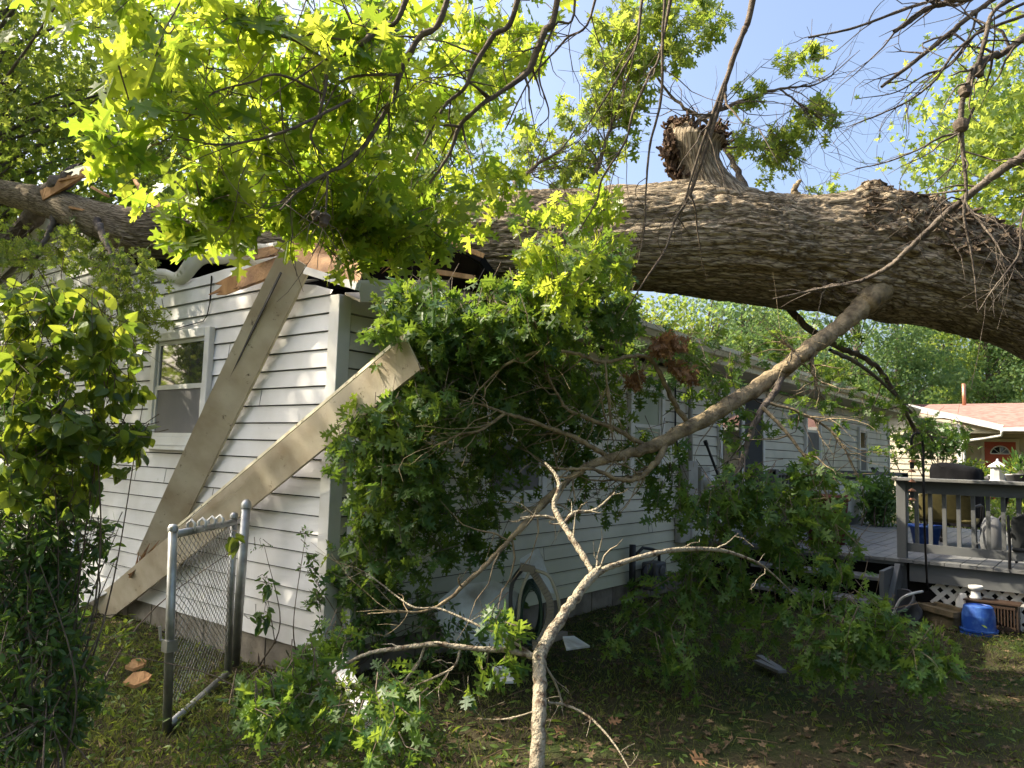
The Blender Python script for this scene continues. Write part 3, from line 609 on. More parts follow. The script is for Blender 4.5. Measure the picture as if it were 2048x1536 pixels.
# ------------------------------------------------------------------ chain link gate
def steel(name, pts, r, parent, n=10): b = MB(); b.tube(pts, r, n); return b.build(name, M['galv'], parent, smooth=True)
ga = empty('chain_link_gate', T(336, 1470, 4.06), 'galvanised chain link gate standing open with torn sagging mesh in front of the gable', 'gate')
A0, A1 = T(334, 1462, 4.06), T(346, 1055, 4.06); B0, B1 = T(455, 1352, 5.15), T(468, 1030, 5.12)
steel('frame_tube', [A0, A1], .0235, ga); steel('frame_tube', [B0, B1], .0235, ga)
steel('frame_tube', [A0+(A1-A0)*.02, B0+(B1-B0)*.02], .0215, ga); steel('frame_tube', [A0+(A1-A0)*.965, B0+(B1-B0)*.955], .0215, ga)
for Q in (A1, B1): b = MB(); b.lathe(Q-np.array([0, 0, .02]), [(.028, 0), (.028, .02), (.02, .035), (0, .04)], 12); b.build('post_cap', M['galv'], ga, smooth=True)
b = MB(); q = A0+(A1-A0)*.42; b.tube([q+RIGHT*.02, q-RIGHT*.05+[0, 0, .03], q-RIGHT*.06+[0, 0, .10]], .009, 6); b.box(*[v for k in range(3) for v in (q[k]-.03, q[k]+.03)]); b.build('latch', M['galv'], ga)
for t in (.25, .42, .58, .72):
    q = A0+(A1-A0)*.965+(B0+(B1-B0)*.955-A0-(A1-A0)*.965)*t
    b = MB(); b.tube([q-RIGHT*.018, q-RIGHT*.022+[0, 0, .04], q+[0, 0, .062], q+RIGHT*.022+[0, 0, .04], q+RIGHT*.018], .009, 6); b.build('top_fitting', M['white'], ga, smooth=True)
b = MB(); nx, pitch = 17, 1/16.
def gp(u, v):
    top = A0+(A1-A0)*.955+(B0+(B1-B0)*.945-A0-(A1-A0)*.955)*u; bot = A0+(A1-A0)*.03+(B0-A0)*u
    v2 = v+.0*u; sag = .05*math.sin(math.pi*u)*math.sin(math.pi*min(1, v))
    return top+(bot-top)*v2+FWD*sag+RIGHT*.03*math.sin(v*5+u*3)*u*(1-u)*2
nv = 22
for k in range(-nv, nx+nv):
    for sgn in (1, -1):
        pts = []
        for j in range(nv*2+1):
            v = j/(nv*2); u = (k+(sgn*j/2))/nx + .02*math.sin(j*math.pi)
            lim = .93 if u < .8 else .80+.05*math.sin(k)
            if 0 <= u <= 1 and v <= lim:
                pts.append(gp(u, v)+FWD*(.004*sgn*(1 if j % 2 else -1)))
        if len(pts) > 1: b.tube(pts, .0022, 4, False)
b.build('chain_mesh', M['wire'], ga)
gp1 = empty('fence_post', T(472, 1322, 5.35), 'galvanised gate post with domed cap close to the gable wall, right of the gate', 'fence post', 'fence posts')
steel('post', [T(470, 1330, 5.35), T(492, 1014, 5.3)], .032, gp1, 14); b = MB(); b.lathe(T(492, 1016, 5.3), [(.037, 0), (.037, .02), (.03, .045), (.012, .06), (0, .062)], 14); b.build('post_cap', M['galv'], gp1, smooth=True)
gp2 = empty('fence_post', T(146, 1290, 5.3), 'galvanised fence post half swallowed by the dark bush, left of the gate', 'fence post', 'fence posts')
steel('post', [T(143, 1330, 5.2), T(152, 1052, 5.2)], .032, gp2, 14); b = MB(); b.lathe(T(152, 1054, 5.2), [(.037, 0), (.037, .02), (.03, .045), (.012, .06), (0, .062)], 14); b.build('post_cap', M['galv'], gp2, smooth=True)
# ------------------------------------------------------------------ deck
XD, ZD, YP = 5.5, .58, -2.37
deck = empty('deck', (XD, YP, 0), 'grey painted wooden deck with railing and white lattice skirt behind the house', 'deck')
b = MB(); y = -.02; rr = np.random.default_rng(5)
while y > -6.5:
    w_ = .138; b.box(XD-.03-rr.random()*.012, 10.6, y-w_+.007, y, ZD-.032, ZD+rr.normal(0, .0015)); y -= w_
b.build('floor_boards', M['deck'], deck)
b = MB(); b.box(XD+.02, XD+.06, -6.5, -2.45, ZD-.22, ZD-.034); b.build('fascia', M['deckdark'], deck)
b = MB(); b.box(XD+.0, XD+.04, -2.40, -.1, ZD-.07, ZD-.034); b.box(10.5, 10.56, -6.5, -.1, .2, ZD-.034); b.build('fascia', M['deckdark'], deck)
b = MB(); b.box(XD+.1, 10.5, -6.4, -.2, .02, ZD-.05); b.build('under_deck_shade', M['dark'], deck)  # solid near-black block standing in for the shade below the floor
for (x, y) in ((XD+.12, YP), (XD+.12, -4.3), (XD+.12, -6.3)):
    b = MB(); b.box(x-.045, x+.045, y-.045, y+.045, (ZD-.2 if y < -3 else .02), ZD+.80); b.build('post', M['deckdark'], deck, bevel=.004)
b = MB(); b.box(XD+.0, XD+.20, -6.5, YP+.07, ZD+.80, ZD+.835); b.build('hand_rail', M['deck'], deck, bevel=.006)
b = MB(); b.box(XD+.11, XD+.15, -6.5, YP+.04, ZD+.675, ZD+.798); b.build('top_rail', M['deckdark'], deck)
b = MB(); b.box(XD+.11, XD+.15, -6.5, YP-.046, ZD+.07, ZD+.155); b.build('bottom_rail', M['deckdark'], deck)
y = YP-.13
while y > -6.4:
    b = MB(); b.box(XD+.151, XD+.185, y-.018, y+.018, ZD+.08, ZD+.76); b.build('baluster', M['deckdark'], deck); y -= .128
# far railing by the house wall
for (x0, x1, y0) in ((XD+.25, 6.6, -.95),):
    b = MB(); b.box(x0, x0+.09, y0-.05, y0+.05, .3, 1.45); b.build('post', M['deckdark'], deck)
    b = MB(); b.box(x0, x1, y0-.04, y0+.04, 1.38, 1.43); b.build('hand_rail', M['deckdark'], deck)
    for k in range(6): b = MB(); b.box(x0+.12+.13*k, x0+.155+.13*k, y0-.02, y0+.02, .62, 1.38); b.build('baluster', M['deckdark'], deck)
b = MB(); b.box(10.42, 10.5, -1.5, -.1, 1.36, 1.42); b.box(10.42, 10.5, -1.5, -1.42, .6, 1.4); b.build('hand_rail', M['deckdark'], deck)
# steps
for (x, z) in ((XD-.16, .40), (XD-.42, .20)):
    b = MB(); b.box(x-.14, x+.14, -2.28, -.9, z-.035, z); b.build('step_tread', M['deck'], deck, bevel=.004)
b = MB(); b.box(XD-.55, XD-.02, -2.33, -2.29, .0, .5); b.bar((XD-.5, -2.36, .05), (XD-.02, -2.36, .46), .05, .2, (0, 1, 0)); b.build('step_stringer', M['deckdark'], deck)
# lattice: crossing strips
b = MB(); LX = XD+.085; y0, y1, z0, z1 = -6.4, -2.62, .0, ZD-.2
for sgn in (1, -1):
    c = y0-.8
    while c < y1+.8:
        # line y = c + sgn*(z-z0)
        za, zb = z0, z1; ya, yb = c, c+sgn*(z1-z0)
        pts = []
        for t in np.linspace(0, 1, 13):
            yy = ya+(yb-ya)*t
            if y0 <= yy <= y1: pts.append((LX+(.005 if sgn > 0 else -.005), yy, za+(zb-za)*t))
        if len(pts) > 1: b.bar(pts[0], pts[-1], .042, .007, np.cross(nrm(np.array(pts[-1])-pts[0]), [1, 0, 0]))
        c += .118
b.build('lattice_panel', M['lattice'], deck)
# ---- things on and by the deck
def chair(loc, rot, m1, m2, label, w_=.56, hi=.98, sh=.42, group='patio chairs on the deck'):
    e = empty('patio_chair', loc, label, 'chair', group); c, s = math.cos(rot), math.sin(rot); L = np.array(loc, float)
    def W(x, y, z): return L+np.array([c*x-s*y, s*x+c*y, z])
    def grid(fn, nx=8, ny=8, th=.02):
        b = MB(); v = [fn(i/nx-.5, j/ny) for i in range(nx+1) for j in range(ny+1)]; b.add(v, [(i*(ny+1)+j, (i+1)*(ny+1)+j, (i+1)*(ny+1)+j+1, i*(ny+1)+j+1) for i in range(nx) for j in range(ny)]); return b
    o = grid(lambda u, v: W(.27+.12*v+.04*(abs(u)*2)**2*-1, u*w_*(1-.25*max(0, v-.8)/.2*.6), sh+(hi-sh)*v-(.05*(abs(u)*2)**4 if v > .95 else 0))).build('backrest', m1, e, True)
    mm = o.modifiers.new('s', 'SOLIDIFY'); mm.thickness = .02
    o = grid(lambda u, v: W(-.25+.52*v, u*w_, sh+.01-.03*math.sin(math.pi*v))).build('seat', m1, e, True); mm = o.modifiers.new('s', 'SOLIDIFY'); mm.thickness = .03
    for sg in (-1, 1):
        b = MB(); b.tube([W(.42, sg*w_*.52, hi-.03), W(.3, sg*w_*.53, sh+.08), W(.28, sg*w_*.53, sh), W(.36, sg*w_*.53, 0)], .014, 8); b.build('leg', m2, e, True)
        b = MB(); b.tube([W(-.24, sg*w_*.53, sh), W(-.30, sg*w_*.53, 0)], .014, 8); b.build('leg', m2, e, True)
        b = MB(); b.tube([W(-.24, sg*w_*.53, sh), W(-.26, sg*w_*.55, sh+.18), W(-.1, sg*w_*.55, sh+.2), W(.31, sg*w_*.54, sh+.19)], .015, 8); b.build('armrest', m2, e, True)
    return e
chair((5.85, -3.62, ZD+.001), math.pi, M['mesh'], M['black'], 'black mesh low patio chair at the right picture edge of the deck', .56, .54, sh=.16)
chair((6.9, -2.62, ZD+.001), math.pi, M['khaki'], M['black'], 'olive khaki sling patio chair behind the deck balusters, left of the covered grill', .54, .68, sh=.33)
chair((9.9, -3.6, ZD+.001), 0, M['mesh'], M['black'], 'black patio chair pushed to the far side of the table', .5, .85)
gr = empty('covered_grill', (7.6, -2.6, ZD), 'barbecue grill under a black fabric cover on the deck', 'grill')
b = MB(); NXg = 12
def gcov(b, x0, x1, y0, y1, z0, z1):
    n = 14; rows = []
    for k, (s, z) in enumerate([(1.06, z0), (1.02, z0+(z1-z0)*.5), (1.0, z1-.06), (.93, z1-.01), (.6, z1+.012), (0, z1-.0)]):
        for i in range(28):
            t = 2*math.pi*i/28; cx, cy = (x0+x1)/2, (y0+y1)/2; rr_ = max(abs(math.cos(t)), abs(math.sin(t)))
            px, py = math.cos(t)/rr_*(x1-x0)/2*s, math.sin(t)/rr_*(y1-y0)/2*s; f = 1+.03*math.sin(i*2.3+k)*(1 if k < 3 else .2)
            rows.append((cx+px*f, cy+py*f, z+(.025*math.sin(py*9+.5) if k > 1 else 0)))
    b.add(rows, [(k*28+i, k*28+(i+1) % 28, (k+1)*28+(i+1) % 28, (k+1)*28+i) for k in range(5) for i in range(28)])
gcov(b, 7.3, 7.9, -2.86, -2.34, ZD+.25, ZD+.975); b.build('fabric_cover', M['cover'], gr, smooth=True)
for x in (7.36, 7.84):
    for y in (-2.82, -2.38): b = MB(); b.lathe((x, y, ZD+.04), [(.0, -.02), (.04, -.02), (.04, .02), (0, .02)], 12, (0, 1, 0)); b.tube([(x, y, ZD+.04), (x, y, ZD+.3)], .015, 6); b.build('wheel_leg', M['black'], gr)
GX2 = lambda px, X, z: tuple(np.append(TP(px, 960, 0, X)[:2], z))
tbc = GX2(2062, 8.8, ZD)
tb = empty('patio_table', tbc, 'round edged black metal patio table crowded with pots behind the railing', 'table')
b = MB(); b.lathe((tbc[0], tbc[1], ZD+.74), [(0, 0), (.78, 0), (.80, .012), (.78, .025), (0, .026)], 40); b.build('table_top', M['black'], tb, smooth=False)
for k in range(4):
    a = k*math.pi/2+.5; b = MB(); b.tube([(tbc[0]+.25*math.cos(a), tbc[1]+.25*math.sin(a), ZD+.73), (tbc[0]+.35*math.cos(a), tbc[1]+.35*math.sin(a), ZD+.35), (tbc[0]+.62*math.cos(a), tbc[1]+.62*math.sin(a), ZD)], .02, 8); b.build('leg', M['black'], tb, True)
# lantern
lx, ly, _ = GX2(1996, 8.7, 0)
ln = empty('lantern', (lx, ly, ZD+.767), 'white garden lantern with pointed lid standing on the patio table', 'lantern')
b = MB(); b.lathe((lx, ly, ZD+.77), [(0, 0), (.10, 0), (.10, .03), (.085, .035), (.085, .2), (.0, .2)], 8); b.build('body', M['white'], ln)
b = MB(); b.lathe((lx, ly, ZD+.97), [(.115, 0), (.115, .015), (.02, .08), (.012, .11), (0, .115)], 8); b.build('lid', M['white'], ln)
def pot(loc, r, h, m, nm, label, leafn=0, lm='leaf_bg', lsz=.06, lr=.15, cat='plant pot', group=None):
    e = empty(nm, loc, label, cat, group); b = MB(); b.lathe(loc, [(0, 0), (r*.7, 0), (r, h*.85), (r*1.08, h*.85), (r*1.08, h), (r*.95, h), (r*.9, h*.8), (0, h*.8)], 20); b.build('pot', m, e, True)
    if leafn:
        P = np.array(loc)+[0, 0, h+lr*.6]+unit(rng.normal(0, 1, (leafn, 3)))*lr*rng.random((leafn, 1))**.5; D = P-np.array(loc)-[0, 0, h*.7]; 
        V, L, t = leafgeo('oval', P, D, rng.normal(0, 1, (leafn, 3))+[0, 0, .6], np.full(leafn, lsz)); mk_np('foliage', V, L, t, M[lm], e)
    return e
pot(GX2(2022, 8.6, ZD+.767), .06, .12, M['white'], 'potted_plant', 'small white pot with a leafy plant on the patio table, right of the lantern', 60, 'leaf_bg', .06, .13, 'potted plant')
pot(GX2(2044, 8.5, ZD+.767), .09, .13, M['greyplastic'], 'potted_plant', 'dark pot with a bushy dark green plant on the table at the right picture edge', 90, 'leaf_bush', .09, .18, 'potted plant')
pot(GX2(1983, 8.85, ZD+.767), .04, .10, M['white'], 'candle_jar', 'small white candle jar standing left of the lantern on the table', cat='jar')
b = MB(); lq = GX2(2008, 9.1, ZD+.775); b.lathe(lq, [(0, 0), (.2, 0), (.24, .05), (.18, .09), (0, .10)], 20); tag(rebase(b.build('grey_cushion', M['greyplastic'], smooth=True), lq), 'low grey rounded cushion lying on the patio table behind the lantern', 'cushion')
b = MB(); b.lathe((7.15, -2.32, ZD+.001), [(0, 0), (.13, 0), (.17, .22), (.19, .22), (.19, .25), (.15, .25), (.14, .05), (0, .05)], 24); tag(rebase(b.build('blue_tub', M['blue'], smooth=True), (7.15, -2.2, ZD)), 'dark blue plastic tub on the deck floor behind the first balusters', 'tub')
b = MB(); b.lathe((6.75, -3.05, ZD+.001), [(0, 0), (.10, 0), (.12, .12), (.11, .30), (.07, .40), (0, .43)], 20); tag(rebase(b.build('grey_sack', M['greysack'], smooth=True), (6.75, -3.05, ZD)), 'pale grey rounded sack standing on the deck right of the khaki chair', 'sack')
b = MB(); b.box(7.0, 7.35, -3.6, -3.3, ZD+.001, ZD+.14); b.box(6.98, 7.37, -3.62, -3.28, ZD+.142, ZD+.17); tag(rebase(b.build('white_box', M['white'], bevel=.01), (7.2, -3.4, ZD)), 'low white plastic box on the deck floor under the table', 'box')
# ground items by the lattice (ground is z=0)
def at0(px, py, z=0.): return TP(px, py, 2, z)
def GX(px, X, z=0.): p = TP(px, 1200, 0, X); return np.array([p[0], p[1], z])
c = GX(1956, 5.12); cc = (c[0], c[1], .0)
bk = empty('blue_bucket', cc, 'scuffed bright blue bucket upside down on the soil before the lattice', 'bucket')
b = MB(); b.lathe(cc, [(.155, 0), (.155, .02), (.143, .024), (.138, .17), (.120, .255), (.108, .262), (.104, .252), (0, .25)], 40); b.build('bucket_body', M['blue'], bk)
b = MB(); b.lathe(cc, [(.160, .035), (.160, .05), (.146, .052), (.146, .034)], 40); b.build('rim', M['blue'], bk)
c = GX(1926, 5.44); cc = (c[0], c[1], 0)
wb = empty('white_jug', cc, 'tall white plastic jug between the wooden planter and the blue bucket', 'jug')
b = MB(); b.lathe(cc, [(0, 0), (.062, 0), (.066, .04), (.064, .24), (.03, .29), (.03, .31), (0, .31)], 20); b.build('jug_body', M['white'], wb, True)
c = GX(1952, 5.42); cc2 = (c[0], c[1], .276)
b = MB(); b.lathe(cc2, [(0, 0), (.052, 0), (.056, .015), (.04, .035), (.044, .085), (.064, .095), (.064, .125), (.058, .125), (.035, .04), (0, .035)], 20)
tag(rebase(b.build('white_birdbath_cup', M['white'], smooth=True), cc2), 'white plastic double rimmed feeder cup resting on the brown crate', 'feeder cup')
c = GX(1985, 5.44); b = MB(); cx, cy = c[0], c[1]
cr = empty('plastic_crate', (cx, cy, 0), 'dark brown slotted plastic crate leaning against the lattice behind the blue bucket', 'crate')
b.box(cx-.09, cx+.09, cy-.21, cy+.21, 0, .02)
for s in (-1, 1):
    b.box(cx-.09, cx+.09, cy+s*.2-.01, cy+s*.2+.01, .021, .26)
    b.box(cx+s*.09-.01, cx+s*.09+.01, cy-.19, cy+.19, .021, .06); b.box(cx+s*.09-.01, cx+s*.09+.01, cy-.19, cy+.19, .22, .26)
    for k in range(15): b.box(cx+s*.09-.008, cx+s*.09+.008, cy-.185+.0255*k, cy-.175+.0255*k, .061, .219)
b.build('slotted_shell', M['brownplastic'], cr)
b = MB(); b.box(cx-.11, cx+.11, cy-.23, cy+.23, .261, .275); b.build('rim', M['brownplastic'], cr)
a0 = GX(1838, 5.36); a1 = GX(1906, 5.08); b = MB(); d = nrm(a1-a0); sd2 = np.array([d[1], -d[0], 0.])*-1
if np.dot(sd2, FWD) < 0: sd2 = -sd2
pl = empty('wooden_planter', a0, 'weathered brown wooden planter box on the soil before the lattice', 'planter')
b.bar(a0+[0, 0, .07], a1+[0, 0, .07], .02, .13, sd2); b.bar(a0+[0, 0, .07]+sd2*.2, a1+[0, 0, .07]+sd2*.2, .02, .13, sd2); b.bar(a0+[0, 0, .09], a0+sd2*.2+[0, 0, .09], .02, .17); b.bar(a1+[0, 0, .09], a1+sd2*.2+[0, 0, .09], .02, .17); b.bar(a0+sd2*.1+[0, 0, .12], a1+sd2*.1+[0, 0, .12], .18, .05, sd2)
b.build('box_sides', M['planter'], pl)
b = MB(); b.bar(a0-d*.03+[0, 0, .155]-sd2*.02, a1+d*.05+[0, 0, .155]-sd2*.02, .05, .05, sd2); b.bar(a0-d*.03+[0, 0, .155]+sd2*.22, a1+d*.05+[0, 0, .155]+sd2*.22, .05, .05, sd2); b.build('top_rim', M['planter'], pl)
c = GX(1808, 5.2); b = MB(); ax_ = nrm([-.55, .35, .75]); c = c+[0, 0, .11]
b.lathe(c, [(0, -.16), (.13, -.16), (.14, -.08), (.146, -.075), (.146, -.06), (.141, -.055), (.15, .1), (.165, .1), (.165, .13), (.15, .135), (.13, -.1), (0, -.1)], 24, ax_); tag(rebase(b.build('tipped_pot', M['greyplastic'], smooth=True), c), 'tipped dark grey plastic pot lying by the deck steps', 'plant pot')
b = MB(); b.tube(arc([(1785, 1232, 7.1), (1800, 1200, 7.0), (1822, 1188, 6.95), (1845, 1183, 7.1)]), .012, 6); tag(rebase(b.build('grey_hose', M['white'], smooth=True), T(1785, 1232, 7.1)), 'pale bent plastic pipe lying over the tipped pot', 'pipe')
a0, a1 = at0(1515, 1330), at0(1565, 1352); b = MB(); b.bar(a0+[0, 0, .03], a1+[0, 0, .03], .07, .02); b.bar(a0+[.09, .02, .045], a1+[.06, .04, .03], .05, .02); tag(rebase(b.build('broken_plank', M['deck']), a0), 'split grey weathered plank lying flat on the soil in mid yard', 'plank')
# shepherd hook + chime
P = at0(1857, 1222, .0); hk = empty('shepherd_hook', P, 'thin black shepherd hook pole standing in front of the deck railing', 'garden hook')
hx = [P, T(1849, 1050, 7.0), T(1846, 900, 6.95), T(1842, 872, 6.93), T(1832, 866, 6.93), T(1824, 874, 6.93), T(1822, 890, 6.93)]
b = MB(); b.tube(smoothpath(hx, 6), .011, 8); b.build('hook_pole', M['black'], hk, True)
wc = empty('wind_chime', T(1823, 895, 6.93), 'dark and copper tiered wind chime hanging from the shepherd hook', 'wind chime')
b = MB(); b.tube([T(1822, 890, 6.93), T(1824, 1000, 6.93)], .0025, 4); b.build('cord', M['black'], wc)
for k, y in enumerate((922, 942, 962, 980, 998)):
    b = MB(); b.lathe(T(1824, y, 6.93), [(0, .02), (.028, .0), (.036, -.012), (.028, -.012), (0, .01)], 14); b.build('copper_bell', M['copper'], wc, True)
    if k in (0, 3): b = MB(); b.lathe(T(1824, y+9, 6.93), [(0, .03), (.018, .028), (.018, -.028), (0, -.03)], 10); b.build('glass_tube', M['black'], wc)
b = MB(); a = T(1411, 884, 8.8); c = T(1436, 950, 8.9); b.tube([a, c, c+(c-a)*1.2], .016, 8); b.lathe(a, [(0, .02), (.024, .015), (.024, -.04), (.0, -.05)], 10, nrm(a-c)); tag(rebase(b.build('tool_handle', M['black']), c), 'black pole handle leaning by the meter box and glass door', 'pole')
# cabinet/bench with black top near the far end of the deck
cb = empty('deck_cabinet', (9.6, -.6, ZD), 'white cabinet with black lid standing on the deck against the siding', 'cabinet')
b = MB(); b.box(8.55, 10.3, -.9, -.35, 1.30, 1.36); b.build('lid', M['black'], cb, bevel=.01)
for x in (8.6, 9.17, 9.74): b = MB(); b.box(x, x+.54, -.87, -.38, .70, 1.299); b.build('door_panel', M['white'], cb, bevel=.01)
b = MB(); b.box(8.6, 10.28, -.86, -.4, ZD+.001, .699); b.build('plinth', M['deckdark'], cb)
b = MB(); b.lathe((6.35, -1.4, ZD+.001), [(0, 0), (.2, 0), (.24, .5), (.27, .52), (.27, .58), (.22, .56), (.0, .5)], 20); tag(rebase(b.build('terracotta_pot', mat('terracotta', (.13, .045, .03), .8, .2), smooth=True), (6.35, -1.4, ZD)), 'tall dark reddish pot on the deck below the glass door', 'plant pot')
b = MB(); b.tube([T(1745, 937, 13.2), T(1782, 967, 12.6)], .03, 8); b.tube([T(1782, 967, 12.6), T(1780, 1010, 12.6)], .02, 6); tag(rebase(b.build('stair_rail', M['black']), T(1782, 967, 12.6)), 'short black slanting handrail at the far corner of the house', 'handrail')

# ------------------------------------------------------------------ neighbour house
nh = empty('neighbour_house', (27, 0, 0), 'beige house with pinkish shingle roof and red door beyond the deck', 'house')
def nlaps(name, x, y0, y1, topf, par):
    mb = MB(); z = 0.0; c = .2
    while z < 4.2:
        us = np.linspace(y0, y1, 8); ok = False
        for u, v in zip(us[:-1], us[1:]):
            t0, t1 = topf(u), topf(v)
            if t0 <= z and t1 <= z: continue
            ok = True; mb.add([(x-.03, u, z), (x-.03, v, z), (x, v, max(z+.001, min(z+c, t1))), (x, u, max(z+.001, min(z+c, t0)))], [(0, 1, 2, 3)]); mb.add([(x-.03, u, z), (x-.03, v, z), (x+.02, v, z), (x+.02, u, z)], [(0, 1, 2, 3)])
        if not ok: break
        z += c
    return mb.build(name, M['nb_siding'], par)
XW = 26.6; RK = lambda y: 3.42+(y-1.34)*.262
nlaps('wing_siding', XW, .05, 4.5, lambda y: min(RK(y), 3.42+.262*.2-(y-1.5)*.26 if y > 1.54 else 9), nh)
b = MB(); b.box(XW-.05, XW+.02, -.08, .06, 0, 3.0); b.build('corner_trim', M['trim'], nh)
b = MB(); b.add([(XW, -1.25, 2.76), (XW, .05, 2.76), (XW, .05, RK(.05)), (XW, -1.2, 2.78)], [(0, 1, 2, 3)]); b.box(XW-.03, XW+.05, -1.3, .06, 2.68, 2.77); b.build('gable_infill', M['nb_siding'], nh)
b = MB(); b.bar((XW-.3, 1.5, RK(1.5)+.12), (XW-.3, -1.3, RK(-1.3)+.12), .20, .05, (0, 0, 1)); b.bar((XW-.3, 1.5, RK(1.5)+.12), (XW-.3, 4.8, RK(1.5)-.75), .2, .05, (0, 0, 1)); b.build('rake_board', M['trim'], nh)
nlaps('porch_siding', XW+1.3, -9, .05, lambda y: 2.7, nh)
b = MB(); b.box(XW+.02, XW+1.3, .03, .08, 0, 2.7); b.build('porch_side_wall', M['nb_siding'], nh)
b = MB(); b.box(XW, XW+9, -9, 5, 2.705, 2.74); b.build('porch_ceiling', M['soffit'], nh)
b = MB(); slab(b, [(XW-.3, -9, 2.86), (XW-.3, -1.25, 2.86), (XW-.3, -1.25, 2.87), (XW+.2, 1.4, 3.50), (XW+1.5, 1.75, 3.62), (XW+5.2, 1.75, 4.05), (XW+5.2, -9, 4.05)], .08)
slab(b, [(XW+5.2, 1.75, 4.05), (XW+5.2, -9, 4.05), (XW+10, -9, 2.9), (XW+10, 5, 2.9)], .08); slab(b, [(XW-.3, 1.5, RK(1.5)+.2), (XW-.3, 4.9, 2.85), (XW+8, 4.9, 2.85), (XW+5.2, 1.75, 4.05)], .06); b.build('roof', M['nb_roof'], nh)
b = MB(); b.box(XW-.42, XW-.3, -9, -1.3, 2.74, 2.86); b.build('gutter', M['trim'], nh)
b = MB(); b.tube([(XW-.36, -1.28, 2.75), (XW-.2, -1.25, 2.6), (XW, -.7, 2.5), (XW-.02, -.12, 2.4), (XW-.04, -.15, 2.2), (XW-.04, -.16, .2)], .045, 8); b.build('downspout', M['trim'], nh, True)
XP = XW+1.27; dy0, dy1 = -1.52, -.60
b = MB(); b.box(XP-.06, XP-.02, dy0, dy1, .35, 2.43); dr = b.build('door', M['nb_door'], nh)
b = MB()
for (a, c, e, g_) in ((dy0-.1, dy0-.002, .35, 2.53), (dy1+.002, dy1+.1, .35, 2.53), (dy0, dy1, 2.432, 2.53)): b.box(XP-.08, XP-.02, a, c, e, g_)
b.build('door_frame', M['nb_siding'], nh)
cy, czz, rr2 = (dy0+dy1)/2, 2.02, .28
b = MB(); th = np.linspace(0, math.pi, 15); vs = [(XP-.066, cy, czz)]+[(XP-.066, cy+rr2*.92*math.cos(t), czz+.02+rr2*.85*math.sin(t)) for t in th]; b.add(vs, [tuple(range(16))]); b.build('fanlight_pane', M['glass'], dr)
b = MB(); b.tube([(XP-.07, cy+rr2*math.cos(t), czz+rr2*.95*math.sin(t)) for t in th], .022, 6); b.bar((XP-.07, cy-rr2, czz), (XP-.07, cy+rr2, czz), .045, .03)
for t in (.25, .5, .75): b.tube([(XP-.07, cy, czz), (XP-.07, cy+rr2*math.cos(math.pi*t), czz+rr2*.95*math.sin(math.pi*t))], .010, 5)
b.build('fanlight_frame', M['white'], dr)
b = MB(); b.lathe((XP-.1, -1.83, 2.15), [(0, .16), (.06, .12), (.08, 0), (.05, -.12), (0, -.13)], 10); b.build('wall_lamp', M['trim_dirty'], nh, True)
b = MB(); b.tube([(XW+4, .35, 3.7), (XW+4, .35, 4.75)], .07, 10); b.build('vent_pipe', M['copper'], nh, True)
b = MB(); b.box(XP-.07, XP-.02, -3.2, -2.45, 1.1, 1.9); b.build('window', M['white'], nh)
